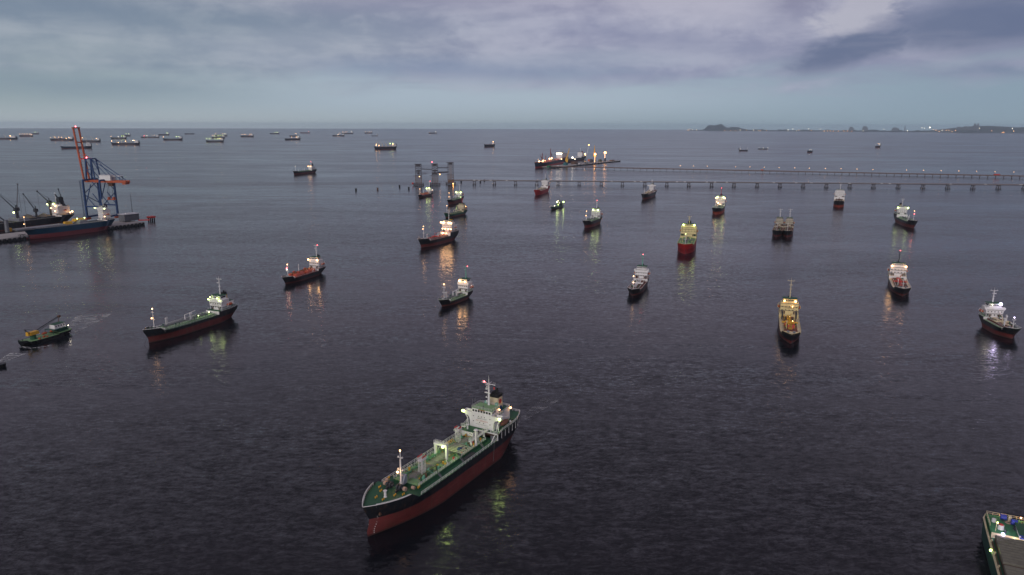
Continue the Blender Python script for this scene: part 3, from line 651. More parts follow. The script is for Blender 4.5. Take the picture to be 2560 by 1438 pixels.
    yy = H.y(.255, z0)-.05; mb.box(xf0-.3, xf0, -yy, yy, z0-.45, z0+.05); mb.box(xf0-.3, xf0, -yy, -yy+.3, zd-.1, z0); mb.box(xf0-.3, xf0, yy-.3, yy, zd-.1, z0)
    mb.mi = 0; build_each(mb, 'poop_pillar', white, root)
    mb = MB(); mb.box(xf0-3.2, xf0-.1, -yy+.1, yy-.1, z0-.05, z0+.02); mb.build('poop_deck', dgreen, root)
    mb = MB(); mb.box(xf0-3.4, xf0-3.2, -6, 6, zd-.1, z0-.1); mb.build('bulkhead', brown, root)
    for sd in (-1, 1):
        MB().rail([(xf0, sd*5.8, z0), (xf0, sd*yy, z0)]+[(x, y, z+.05) for x, y, z in H.edge(.24, .005, 0, .12, sd, 9)], 1.15, 1.7, .085).build('railing', white, root)
    MB().rail([(H.x(0, z0)+.1, -H.y(0, z0)+.1, z0), (H.x(0, z0)+.1, H.y(0, z0)-.1, z0)], 1.15, 1.7, .085).build('railing', white, root)
    # deckhouse
    xf, w, zw = xf0-2.2, 6.0, z0+6.6            # zw: top of the wing plates
    mb = MB(); mb.box(xf-9, xf, -w, w, z0-.2, zw-1.1); mb.box(xf-15.5, xf-9, -w+.9, w-.9, z0-.2, zw-1.1)
    mb.box(xf-6.6, xf-.02, -4.9, 4.9, zw-1.2, zw+1.9)
    cur = [(w+.0, z0), (w, z0+2.6), (w+.2, z0+3.7), (w+.9, z0+4.6), (w+2.2, z0+5.1), (9.5, z0+5.4), (9.5, zw)]
    mb.plate([(w-.0, z0)]+cur[1:]+[(-y, z) for y, z in cur[::-1]], xf, xf+.18)
    mb.box(xf-2.6, xf, -9.5, 9.5, zw-1.15, zw-1.0)
    for sg in (-1, 1): mb.box(xf-2.6, xf, sg*9.42-.08, sg*9.42+.08, zw-1.1, zw)
    mb.box(xf-2.7, xf-2.55, 6, 9.5, zw-1.1, zw); mb.box(xf-2.7, xf-2.55, -9.5, -6, zw-1.1, zw)
    h = mb.build('deckhouse', white, root)
    mb = MB(); mb.box(xf-6.8, xf+.1, -5.1, 5.1, zw+1.9, zw+2.05); mb.build('bridge_roof', mat('pale_green_roof', (.20, .34, .16), .7), h)
    mb = MB(); mb.box(xf-15.4, xf-6.7, -w+.95, w-.95, zw-1.08, zw-.98); mb.box(xf-9, xf-2.8, -w+.05, -4.95, zw-1.08, zw-.98); mb.box(xf-9, xf-2.8, 4.95, w-.05, zw-1.08, zw-.98); mb.build('roof', dgreen, h)
    for i in range(7): y = -4.1+8.2*i/6; MB().box(xf+.18, xf+.22, y-.42, y+.42, zw+.55, zw+1.4).build('window', glass, h)
    for x in (-1.4, -3.0): MB().box(xf+x-.45, xf+x+.45, 4.9, 4.94, zw+.5, zw+1.35).build('window', glass, h)
    for y, z in ((-4.1, 5.0), (-1.5, 5.2), (0, 5.2), (1.5, 5.2), (4.3, 5.0), (-4.1, 2.7), (-.9, 2.5), (1.1, 2.5), (4.3, 2.5)): MB().box(xf+.18, xf+.215, y-.17, y+.17, z0+z-.2, z0+z+.2).build('porthole', glass, h)
    for k in range(5): MB().box(xf-8+k*1.6-.2, xf-8+k*1.6+.2, w, w+.03, z0+3.4, z0+3.8).build('porthole', glass, h)
    mb = MB(); mb.box(xf+.1, xf+.24, -1.6, 1.6, zw+1.5, zw+1.85); mb.build('name_board', mat('varnished_board', (.25, .12, .03), .5), h)
    text_on('SAFETY FIRST', h, xf+.2, .2, z0+4.1, .72, mat('dark_green_letters', (.03, .07, .05)))
    text_on('NO  SMOKING', h, xf+.2, .2, z0+3.1, .82, mat('orange_letters', (.42, .10, .04)))
    text_on('PREVENT OCEAN POLLUTION', h, xf+.2, .3, z0+1.5, .42, mat('grey_letters', (.2, .2, .2)))
    mb = MB(); mb.rail([(xf, -5.0, zw+2.05), (xf, 5.0, zw+2.05), (xf-6.7, 5.0, zw+2.05), (xf-6.7, -5.0, zw+2.05), (xf, -5, zw+2.05)], 1.0, 1.6, .04); mb.build('railing', white, h)
    mb = MB(); mb.rail([(xf-2.8, w-.05, zw-1), (xf-9, w-.05, zw-1), (xf-15.4, w-1, zw-1), (xf-15.4, -w+1, zw-1)], 1.05, 1.6, .075); mb.build('railing', white, h)
    mb = MB()
    for sd in (-1, 1): mb.tube([(xf-.6, sd*9.2, zw-1.2), (xf-.6, sd*7.6, z0+3.2), (xf-.6, sd*8.1, z0+.1)], .24, 6); mb.tube([(xf-.6, sd*7.6, z0+3.2), (xf-.6, sd*7.1, z0+.1)], .18, 6)
    build_each(mb, 'wing_bracket', white, h)
    for p in ((xf+.5, -9.3, zw-.2), (xf+.5, 9.3, zw-.5)): lamp(h, p, 'green', 80, .6)
    lamp(h, (xf-6.0, 5.4, zw+.9), 'warm', 40, .28); lamp(h, (xf-15.4, 5.6, zw-1.4), 'warm', 45, .38)
    # lifeboats under the wings, funnel, vents, mast
    for sd in (-1, 1):
        b = MB(); b.ball((xf-6, sd*7.9, z0+2.2), 1, 10, 6, 3.4, 1.15, 1.15); lb = b.build('lifeboat', mat('brown_tarpaulin', (.16, .07, .045), .8), root, True)
        b = MB()
        for q in (-2.2, 2.2): b.tube([(xf-6+q, sd*6.3, z0), (xf-6+q, sd*6.5, z0+3.6), (xf-6+q, sd*8.2, z0+4.1)], .14, 5)
        build_each(b, 'davit', white, lb)
    fx = xf-11.5
    mb = MB(); mb.box(fx-2.4, fx+2.0, -2.0, 2.4, zw-1.1, zw+4.2, .35, .15); fu = mb.build('funnel', cream, root)
    mb = MB(); mb.box(fx-2.1, fx+1.7, -1.87, 2.27, zw+4.2, zw+5.6, -.2, -.2); mb.cyl((fx+.3, 1.0, zw+5.6), (fx+.3, 1.0, zw+8.4), .55, .5, 10); mb.cyl((fx-1, -.6, zw+5.6), (fx-1, -.6, zw+6.8), .35); mb.cyl((fx+.8, -.8, zw+5.6), (fx+.8, -.8, zw+6.6), .45); mb.build('funnel_cap', sooty, fu)
    mb = MB(); mb.cyl((fx-.2, 2.36, zw+2.3), (fx-.2, 2.42, zw+2.3), 1.1, 1.1, 16); mb.build('funnel_emblem', redp, fu)
    mb = MB()
    for y in (-2.3, 3.0): v = MB().cyl((xf-7.6, y, zw-1), (xf-7.6, y, zw+1.9), .45, .45, 10).build('ventilator', white, root); MB().cyl((xf-7.6, y, zw+1.9), (xf-7.6, y, zw+2.9), .85, .75, 12).build('ventilator_hood', teal, v)
    mb = MB(); mb.box(xf-9.5, xf-8.6, 4.0, 4.6, zw-1, zw+1.4); mb.build('locker', bluep, root)
    mx, mz = xf-6.0, zw+2.05; mb = MB(); mb.cyl((mx, 0, mz), (mx, 0, mz+9.6), .52, .34, 10)
    mb.box(mx-.6, mx+1.2, -.9, .9, mz+9.4, mz+9.55)
    mb.bar((mx, -3.6, mz+10), (mx, 3.2, mz+9.6), .22); mb.bar((mx, -2.0, mz+10.4), (mx, 0, mz+9.5), .14); mb.bar((mx-2.2, 0, mz+9.9), (mx+2.4, 0, mz+9.9), .2)
    for y in (-3.2, 2.2, 3.1): mb.cyl((mx, y, mz+9.7), (mx, y, mz+10.9), .06, .04, 5)
    mb.cyl((mx, 0, mz+9.6), (mx, 0, mz+13.3), .2, .04, 6)
    for z, l in ((3.2, 1.2), (5.3, 1.3), (6.9, 1.2), (1.4, 1.0), (8.0, .9)): mb.bar((mx, -l, mz+z), (mx, l*.6, mz+z), .12); mb.box(mx-.25, mx+.25, -l-.25, -l+.2, mz+z, mz+z+.5)
    ma = mb.build('radar_mast', white, root)
    mb = MB(); mb.bar((mx+.9, -1.5, mz+5.9), (mx+.9, 1.3, mz+5.9), .3, .3); mb.bar((mx+.9, -1.0, mz+7.9), (mx+.9, .8, mz+7.9), .25, .25); mb.build('radar_scanner', white, ma)
    lamp(ma, (mx+.2, -2.2, mz+10.5), 'red', 16, .3, 'signal_lamp')
    MB().box(mx-.03, mx+.03, 2.4, 3.0, mz+7.6, mz+8.7).build('flag', redp, ma)
    mb = MB()
    for x, y in ((xf-.5, -4.9), (xf-2.5, -4.9), (xf-.4, -3.5), (xf-1.2, 0)): mb.cyl((x, y, mz), (x, y, mz+(3.6 if y == -4.9 else 1.4)), .06, .03, 5)
    mb.cyl((xf-1.5, 0, mz), (xf-1.5, 0, mz+1.2), .2); build_each(mb, 'antenna', grey, root)
    # aft mooring gear
    mb = MB()
    for x, y in ((-42, -3), (-42, 3), (-45, 0)): mb.cyl((x, y-1, z0+.9), (x, y+1, z0+.9), .8, .8, 10)
    build_each(mb, 'mooring_winch', dgrey, root)
    mb = MB(); mb.box(-40, -36, 6.5, 7.5, z0, z0+.8); mb.box(-33, -30, 6.9, 7.7, z0, z0+1.2); build_each(mb, 'deck_box', dgreen, root)
    mb = MB(); mb.ball((-36, 8.1, z0+.9), .55); mb.build('life_raft', white, root)
    # forecastle
    mb = MB()
    for sd in (-1, 1):
        mb.cyl((34, sd*1.4, zf+1.2), (34, sd*1.9, zf+1.2), 1.25, 1.25, 14); mb.cyl((34, sd*2.6, zf+1.2), (34, sd*3.1, zf+1.2), 1.25, 1.25, 14); mb.cyl((34, sd*.6, zf+1.2), (34, sd*4.2, zf+1.2), .45)
        mb.box(33, 36.4, sd*2.2-.2, sd*2.2+.2, zf, zf+1.1)
    mb.build('windlass', dgrey, root)
    mb = MB()
    for sd in (-1, 1): mb.cyl((33.9, sd*4.0, zf+1.1), (33.9, sd*5.0, zf+1.1), .8, .8, 12); mb.cyl((31, sd*5.4, zf+.7), (31, sd*6.6, zf+.7), .6)
    build_each(mb, 'rope_drum', mat('pale_rope', (.38, .26, .2), .9), root)
    mb = MB(); mb.add([(27.8, -.9, zf), (30.6, -.9, zf), (30.6, .9, zf), (27.8, .9, zf), (27.8, -.9, zf+3.2), (28.9, -.9, zf+3.2), (28.9, .9, zf+3.2), (27.8, .9, zf+3.2)], [(3, 2, 1, 0), (4, 5, 6, 7), (0, 1, 5, 4), (1, 2, 6, 5), (2, 3, 7, 6), (3, 0, 4, 7)]); mb.build('companionway', mat('blue_grey_paint', (.22, .24, .28)), root)
    foremast(root, 30.4, zf, 13.0, ((1.0, 'warm'),), r=.5, ls=.3, st=40)
    lamp(root, (31.6, -.5, zf+5.4), 'warm', 80, .42, 'mast_lamp')
    mb = MB(); mb.cyl((40.4, .8, zf), (40.4, .8, zf+.4), .7, .45, 10); mb.cyl((40.4, .8, zf+.4), (40.4, .8, zf+2.1), .45, .45, 10); mb.cyl((40.4, .8, zf+2.1), (40.4, .8, zf+2.5), .45, .75, 10); mb.build('ventilator', white, root)
    mb = MB()
    for x, y in ((38, 3.2), (38, -3.2), (36, 5.4), (36, -5.4), (42.5, 1.6), (42.5, -1.6), (29, 7), (29, -7)): mb.cyl((x-.4, y, zf), (x-.4, y, zf+.7), .22); mb.cyl((x+.4, y, zf), (x+.4, y, zf+.7), .22)
    build_each(mb, 'bollard', yellow, root)
    # inner face of the bow bulwark
    mb = MB(); e1 = H.edge(.93, .998, -.05, .12, -1, 10); e0 = [(x, y*.98, z-.95) for x, y, z in e1]
    for (a, b, c, d) in zip(e0, e0[1:], e1[1:], e1): mb.add([a, b, c, d, (a[0]-.05, a[1]*.97, a[2]), (b[0]-.05, b[1]*.97, b[2]), (c[0]-.05, c[1]*.97, c[2]), (d[0]-.05, d[1]*.97, d[2])], [(0, 1, 2, 3), (7, 6, 5, 4), (0, 4, 5, 1), (2, 6, 7, 3)])
    mb.build('bow_bulwark', white, root)
    # rust coloured anchor and hawse
    mb = MB()
    for sd in (-1, 1): x = H.x(.965, 8); y = H.y(.965, 8); mb.box(x-.5, x+.5, sd*y-.25, sd*y+.35, 7.4, 8.6, .1, .1)
    build_each(mb, 'anchor', brown, root)
    for sd in (-1, 1):
        mb = MB()
        for k in range(9): z = .8+k*.75; x = H.x(.975, z); y = H.y(.975, z); mb.box(x-.16, x+.16, sd*y-.05, sd*y+.06, z, z+.28)
        tag(mb.build('draft_marks', white, root), kind='stuff')
    # hull drain streak lines and hanging rope
    mb = MB(); yq = H.y(.3, 6)+.05; mb.tube([(H.x(.29, 9), yq+.1, zd), (H.x(.29, 3), yq+.05, 1.6)], .06, 4); mb.build('pilot_ladder', grey, root)
hero()
# ------------------------------------------------------------------ the anchored coastal ships
def midships():
    wl = lambda *a: a
    ship('tanker_ship', 'long low green decked tanker at left with two warm lamps on its bow mast', 'tanker', (372, 858), (578, 792), B=12.5, D=6.4, zr=4.4, rake=3.5, ph=2.2, fh=2.4, sheer=1.2,
         house=(.06, .215, .44, 7.6), mast=12, fm=13, fml=((.98, 'warm'), (.52, 'warm')), fun=6, funm=yellow, mastm=white, lset=(26, 0.42), lettering='NO SMOKING',
         lamps=[(('h', -.95, -.2), 'green'), (('h', -.62, 1.6), 'green'), (('h', .45, 1.4), 'green'), (('h', .75, -.2), 'green'), ((.12, .75, 4.5), 'warm', .35), ((.17, .6, 6.4), 'warm', .3), ((.33, .35, .6), 'green', .4), ((.45, .3, .2), 'green', .3)])  # last two green lamps are added to light up the plain deck
    ship('gas_carrier', 'small gas carrier with big rusty red tanks along its deck', 'gas carrier', (713, 711), (802, 682), B=11.5, D=4.4, zr=1.4, fh=2.4, ph=2.0, style='lpg', deckm=rdeck, hm=white, ufc=.84, upo=.24,
         house=(.05, .22, .44, 7.8), mast=11, fm=10.5, fml=((1, 'warm'), (.6, 'white'), (.72, 'red')), fun=5.5, funm=dgreen, redl=-1, lset=(30, 0.53), wing=False,
         lamps=[(('h', -.95, .4), 'warm', .75), (('h', .8, .4), 'warm', .75), ((.20, -.9, 2.0), 'warm', .3)])
    ship('tanker_ship', 'small olive decked tanker in the centre with one bright lamp and long warm reflection', 'tanker', (1104, 768), (1170, 741), B=10, D=3.6, zr=1.6, fh=2.6, ph=2.2, deckm=gdeck, ufc=.83,
         house=(.06, .24, .46, 7.6), mast=10, mastm=teal, fm=11.5, fml=((1, 'warm'),), fun=4.5, funm=teal, redl=-1, lset=(32, 0.62), wing=True,
         lamps=[(('h', -.55, 1.4), 'warm', .85), (('h', .45, 1.2), 'warm', .6), ((.1, .9, 4), 'white', .3)])
    ship('tanker_ship', 'large black hulled tanker in the centre with blazing orange lit white house', 'tanker', (1052, 620), (1135, 598), B=15, D=7.4, zr=4.0, fh=3.2, ph=4.2, upo=.30, rake=5, deckm=rdeck, pipem=redp, ufc=.84, counter=4,
         house=(.08, .25, .45, 11.0), mast=12, fm=14, fml=((.8, 'warm'), (1, 'warm')), fun=8, funm=yellow, lset=(38, 0.70),
         lamps=[(('h', -1.05, .2), 'warm', 1.0), (('h', -.6, .2), 'warm', 1.1), (('h', .42, .2), 'warm', 1.1), (('h', .85, .2), 'warm', .9), (('h', -.8, -7.6), 'warm', .6), (('h', -.25, -7.6), 'warm', .6), (('h', .3, -7.6), 'warm', .6), (('h', .8, -7.6), 'warm', .6),
                ((.33, -.3, -1.0), 'warm', .9), ((.33, .4, -1.0), 'warm', .5)])
    ship('coaster_ship', 'dark green sided coaster with cream bridge just behind the orange lit tanker', 'coaster', (1114, 546), (1162, 535), B=11.5, D=5.0, zr=2.3, top=greenh, fh=3, ph=2.2, hm=cream, style='tanker', deckm=dgreen,
         house=(.06, .24, .44, 8), mast=8, mastm=redp, fm=11, fml=((1, 'warm'),), fun=4, lset=(15, 0.53), lamps=[((.14, .9, 5.8), 'warm', .55)], rimm=cream)
    ship('tanker_ship', 'high floating wine red tanker near the towers with two glaring lamps', 'tanker', (1121, 513), (1154, 503), B=12, D=7.8, zr=5.6, fh=1.8, ph=2.0, house=(.06, .24, .42, 8), mast=12, fm=12, fml=((.42, 'warm'), (1, 'warm')), fun=5,
         lset=(28, 0.70), lamps=[(('h', -.8, .4), 'green', 1.0), (('h', .7, .4), 'green', 1.0), ((.3, .9, 0), 'green', .4)], deckm=gdeck)
    ship('gas_carrier', 'little gas carrier with orange red tanks below the left lattice tower', 'gas carrier', (1048, 495), (1078, 488), B=10.5, D=4.0, zr=1.8, fh=2.2, ph=2, style='lpg', deckm=rdeck, house=(.05, .24, .42, 8), mast=12, fm=11, fml=((1, 'warm'),), fun=6, funm=dgreen,
         lset=(30, 0.70), lamps=[(('h', -.8, .8), 'green', .9), (('h', .3, 1.4), 'green', .9), ((.12, .9, 5), 'white', .5)], redl=-1)
    ship('chemical_tanker', 'unlit all red hulled tanker with white bridge beside the pipeline trestle', 'tanker', (1339, 490), (1368, 478), B=15, D=9.0, zr=3.2, top=bright, bottom=bright, fh=3, ph=4, deckm=cream, pipem=cream, house=(.07, .25, .42, 11), mast=12, fm=14, fml=(), fun=6, funm=redp, wing=True)
    ship('supply_boat', 'low dark green workboat dotted with many white lamps', 'workboat', (1379, 525), (1405, 516), B=10.5, D=3.6, zr=1.4, top=greenh, fh=1.6, ph=.4, hm=dgrey, deckm=greenh, upo=.25, house=(.1, .35, .36, 3.2), wing=False, mast=3, fm=0, fml=(), style='plain', fun=2.0, boats=False, rimm=white, small=True,
         lset=(28, 0.70), lamps=[((.50, .0, 6.5), 'green', 1.2), ((.55, .6, 2.2), 'green', .6), ((.42, .5, 4.5), 'white', .5), ((.25, .4, 5.2), 'white', .8), ((.1, .7, 4.2), 'green', 1.2), ((.28, -.5, 7), 'white', .6), ((.82, .4, 2), 'white', .6)])
    ship('tanker_ship', 'black and red tanker with flag on its mast and two greenish lamps near the workboat', 'tanker', (1463, 571), (1496, 557), B=14, D=8.6, zr=4.6, fh=2, ph=1.6, house=(.07, .26, .46, 9), mast=12, fm=13, fml=((1, 'warm'), (.55, 'warm')), fun=6, lset=(28, 0.70), redl=-.1,
         lamps=[(('h', -.55, 1.6), 'green', .9), (('h', .5, 1.6), 'green', 1.0)], deckm=dgreen, wing=False)
    ship('coaster_ship', 'unlit black and red coaster with narrow white tower shaped bridge', 'coaster', (1608, 500), (1634, 488), B=16, D=9.4, zr=4.2, fh=1.8, ph=1.4, deckm=rdeck, pipem=cream, house=(.1, .27, .27, 12), mast=7, fm=12, fml=(), fun=5, wheel=.38, wing=True, boats=False)
    ship('tanker_ship', 'black and orange tanker seen from the bow with six lamps on its bridge', 'tanker', (1789, 537), L=72, sx=1802, B=16, D=9.2, zr=4.6, fh=1.5, ph=1.5, deckm=gdeck, house=(.07, .26, .46, 12), mast=13, fm=11, fml=((.95, 'warm'),), fun=7, mastm=redp, lset=(28, 0.79), redl=-.1, wing=False, bottom=mat('orange_antifouling', (.30, .05, .022), .6),
         lamps=[(('h', -.62, .8), 'green', 1.1), (('h', .62, .8), 'green', 1.1), (('h', -.95, -.8), 'warm', .8), (('h', .95, -.8), 'warm', .8), ((.36, -.3, 3.5), 'warm', 1.1), ((.34, .1, 1.5), 'warm', .5)])
    ship('tanker_ship', 'bright red hulled ship seen from the bow with cream bridge and green deck', 'tanker', (1711, 636), L=78, sx=1722, B=19, D=9.8, zr=5.6, top=bright, bottom=mat('dull_red_hull', (.26, .012, .014), .6), fh=1.6, ph=2.4, deckm=gdeck, hm=mat('yellow_cream_paint', (.66, .54, .26), .5, 0, .3, .5), house=(.07, .27, .47, 11.5), mast=9, fm=12, fml=((.95, 'green'),), fun=7, funm=dgreen,
         lset=(28, 0.88), lamps=[(('h', -.66, 1.9), 'green', 1.0), (('h', .66, 1.9), 'green', 1.0)], wing=False, wheel=.6)
    ship('tanker_ship', 'narrow tanker with parallel white pipes on deck, bow mast lamps and red signal light', 'tanker', (1581, 741), (1607, 708), B=12.2, D=4.6, zr=1.7, fh=1.8, ph=2.2, deckm=rdeck, pipem=white, house=(.07, .24, .44, 8), mast=10, mastm=teal, fm=12, fml=((.9, 'warm'), (.45, 'warm')), fun=5, funm=dgreen, redl=-.1, lset=(10, 0.35), hm=white)
    ship('coaster_ship', 'dark coaster seen from the bow with tan bulwark, alone near the pipeline trestle', 'coaster', (2096, 519), L=70, sx=2097, B=17.5, D=9.6, zr=4.2, fh=2.0, ph=4, deckm=cream, pipem=brown, house=(.07, .25, .47, 11), mast=10, fm=0, fml=(), fun=5, wing=False, rimm=cream, bottom=mat('orange_antifouling', (.30, .05, .022), .6), hm=white)
    for i, (b, s_) in enumerate((((1940, 594), 1948), ((1967, 595), 1972))):
        ship('tanker_ship', ['left one of two cream bridged tankers moored side by side', 'right one of two cream bridged tankers moored side by side'][i], 'tanker', b, L=62, sx=s_, B=12.2, D=7.4, zr=3.4, fh=1.8, ph=1.8, deckm=rdeck, pipem=brown, hm=mat('dull_cream_paint', (.42, .37, .28), .6, 0, .6, .8), house=(.07, .24, .40, 8.4), mast=11, mastm=white, fm=11, fml=(), fun=4, wing=False, rimm=cream)
    ship('tanker_ship', 'black and red tanker facing right with tall lit bow mast, at right below the trestle', 'tanker', (2284, 572), (2243, 553), B=15, D=8.6, zr=5.0, fh=2.6, ph=4.2, upo=.28, deckm=gdeck, house=(.07, .26, .43, 9.5), mast=10, fm=13, fml=((1, 'warm'), (.72, 'red')), fun=8, funm=cream, lset=(28, 0.79), wing=True,
         lamps=[(('h', -.9, .4), 'green', .9), (('h', .95, .4), 'green', 1.0)])
    ship('tanker_ship', 'tanker at right with scarlet machinery on deck and warm lamps on both bridge corners', 'tanker', (2256, 742), (2238, 703), B=14.5, D=5.4, zr=2.2, fh=1.9, ph=2.4, deckm=cream, pipem=redp, house=(.07, .24, .45, 8.6), mast=11, mastm=dgrey, fm=8, fml=(), fun=5, funm=redp, redl=-.1, lset=(60, 0.62), wing=False,
         lamps=[(('h', -.75, .4), 'warm', .8), (('h', .8, .4), 'warm', .8)])
    r, H, q = ship('tanker_ship', 'yellow lit tanker seen from the bow with red and yellow pipework on deck', 'tanker', (1976, 861), (1968, 799), B=13.4, D=5.6, zr=2.4, fh=1.8, ph=2.4, deckm=cream, pipem=yellow, hm=mat('yellow_cream_paint', (.66, .54, .26), .5, 0, .3, .5), house=(.07, .25, .45, 8.2), mast=13, mastm=cream, fm=0, fml=(), fun=5, funm=redp, redl=None, lset=(22, 0.53), wing=False,
         lamps=[(('h', -.55, 1.5), 'warm', .6), (('h', .55, 1.5), 'warm', .7), (('h', .3, -2.5), 'warm', .3), ((.5, 0, 2.5), 'warm', .3), ((.65, .2, 2.2), 'warm', .3)], lettering='NO SMOKING')
    mb = MB(); zz = 6.9; rnd = random.Random(5)
    for k in range(14): x = rnd.uniform(-8, 18); y = rnd.uniform(-3.5, 3.5); mb.tube([(x, y, zz), (x, y, zz+rnd.uniform(1.5, 3.4)), (x+rnd.uniform(-2, 2), y+rnd.uniform(-1, 1), zz+2.5)], .16, 5)
    mb.build('loading_pipework', yellow, r)
    mb = MB()
    for x, y in ((9, -3), (12, 2.2), (3, -1.8), (15, -1.2), (16, 1.6)): mb.box(x-1, x+1, y-.6, y+.6, zz-.3, zz+1.4, .2, .1)
    build_each(mb, 'cargo_pump', redp, r)
    mb = MB(); 
    for sg in (-1, 1):
        for k in range(3): mb.cyl((-13+k*1.3, sg*4.6, 5.5), (-13+k*1.3, sg*4.6, 11), .5, .5, 8)
    build_each(mb, 'fender_rack', dgrey, r)
    ship('tanker_ship', 'tanker at the right edge facing right with violet white lamps at bridge and bow', 'tanker', (2530, 848), (2466, 812), B=13, D=6.2, zr=3.2, fh=1.6, ph=1.8, deckm=gdeck, pipem=cream, house=(.08, .28, .42, 7), mast=9, fm=7, fml=((1, 'violet'),), fun=4, funm=dgreen, lset=(38, 0.79), wing=True, rimm=white,
         lamps=[(('h', .42, 2.9), 'violet', 1.1), (('h', -.4, 2.2), 'white', .35)])
    ship('tanker_ship', 'small black and red tanker alone in open water left of the towers', 'tanker', (735, 438), (788, 432), B=14, D=8.5, zr=5, fh=2.6, ph=2.4, deckm=gdeck, house=(.08, .25, .42, 9), mast=12, fm=13, fml=((1, 'white'),), fun=10, funm=dgrey, lset=(15, 0.79), redl=-.1, small=True,
         lamps=[(('h', -.8, .4), 'warm', 1), (('h', .2, .4), 'warm', 1), ((.08, .5, 5), 'warm', .8)])
midships()
# ------------------------------------------------------------------ green crane barge under way, lower left
def crane_barge():
    P, hd, L = place((52, 866), (170, 831))
    root = tag(empty('crane_barge', P, hd), 'green deck barge under way with yellow crane and white wheelhouse', 'barge')
    H = Hull(L, 10.5, 2.3, .2, 1.0, .5, .88, .3, 1.5, .6, 0, .5)
    H.mesh(None).build('hull', [black, black], root, True)
    mb = MB(); H.decks(mb); mb.build('deck', gdeck, root)
    mb = MB()
    for k in range(10):
        for sd in (-1, 1): u = .06+k*.1; mb.cyl((H.x(u, 1.6), sd*(H.y(u, 1.6)+.1), 1.6), (H.x(u, 1.6), sd*(H.y(u, 1.6)+.45), 1.6), .6, .6, 8)
    build_each(mb, 'tyre_fender', sooty, root)
    z = 2.2
    mb = MB(); mb.cyl((8, 0, z), (8, 0, z+3.2), 1.9, 1.7, 12); cr = mb.build('crane_pedestal', dgreen, root)
    mb = MB(); mb.box(4.6, 10.5, -1.7, 1.7, z+3.2, z+5.2, .2, .1); mb.box(10.3, 12, -1.2, 1.2, z+3.2, z+5.6, .2, .1); mb.build('crane_cab', yellow, root)
    mb = MB(); mb.bar((11, 1.2, z+4.5), (13.5, .8, z+8), .3); mb.bar((13.5, .8, z+8), (9, .5, z+7), .2); mb.bar((11, -1.2, z+4.5), (12.5, -.8, z+7.5), .3)
    mb.bar((5, -2.6, z+4), (-13.5, -2.6, z+10), .5, .5, .7); mb.bar((5, -1.6, z+3.2), (-13.5, -2.0, z+9.7), .25); mb.build('crane_jib', dgrey, root)
    mb = MB(); mb.box(-14.6, -12.9, -3.0, -1.5, z+9.2, z+10.6, .2); mb.bar((-13.6, -2.2, z+9.2), (-12.6, -1.8, z+6.2), .3); mb.build('jib_head', brown, root)
    mb = MB(); mb.box(-15, -3.5, -4.0, 4.0, z+2.9, z+3.3)
    for x in (-3.7, -9, -14.6):
        for y in (-3.7, 3.7): mb.box(x-.12, x+.12, y-.12, y+.12, z-.2, z+2.9)
    mb.box(-15, -9, -3.2, 2.8, z-.1, z+2.9); mb.build('deckhouse', greenh, root)
    mb = MB(); mb.box(-14, -5.8, -2.4, 2.6, z+3.3, z+6.1, .1, .1); w_ = mb.build('wheelhouse', white, root)
    MB().box(-14.2, -5.6, -2.5, 2.7, z+6.1, z+6.25).build('roof', dgreen, w_)
    for k in range(4): MB().box(-13+k*1.9, -12.3+k*1.9, 2.55, 2.63, z+4.4, z+5.3).build('window', glass, w_)
    mb = MB(); mb.ball((1.2, 1.6, z+2.3), .9, 8, 5, 2.4, 1, 1); mb.ball((-4.2, 1.9, z+2.5), .8, 8, 5, 2.4, 1, 1); build_each(mb, 'lifeboat', orange, root)
    mb = MB(); mb.box(2.0, 3.2, 2.2, 3.2, z-.1, z+1.2); mb.box(.2, 1.4, 3.0, 3.8, z-.1, z+.8); mb.box(6, 7, 3, 4.2, z-.1, z+.9); build_each(mb, 'cargo_box', orange, root)
    lamp(root, (-15.3, 3.4, z+3.6), 'white', 30, .3)
    mb = MB(); mb.cyl((15, 2.2, z), (15, 2.2, z+1.2), .35); mb.cyl((13.6, -2.6, z), (13.6, -2.6, z+1.2), .35); build_each(mb, 'bollard', dgrey, root)
crane_barge()
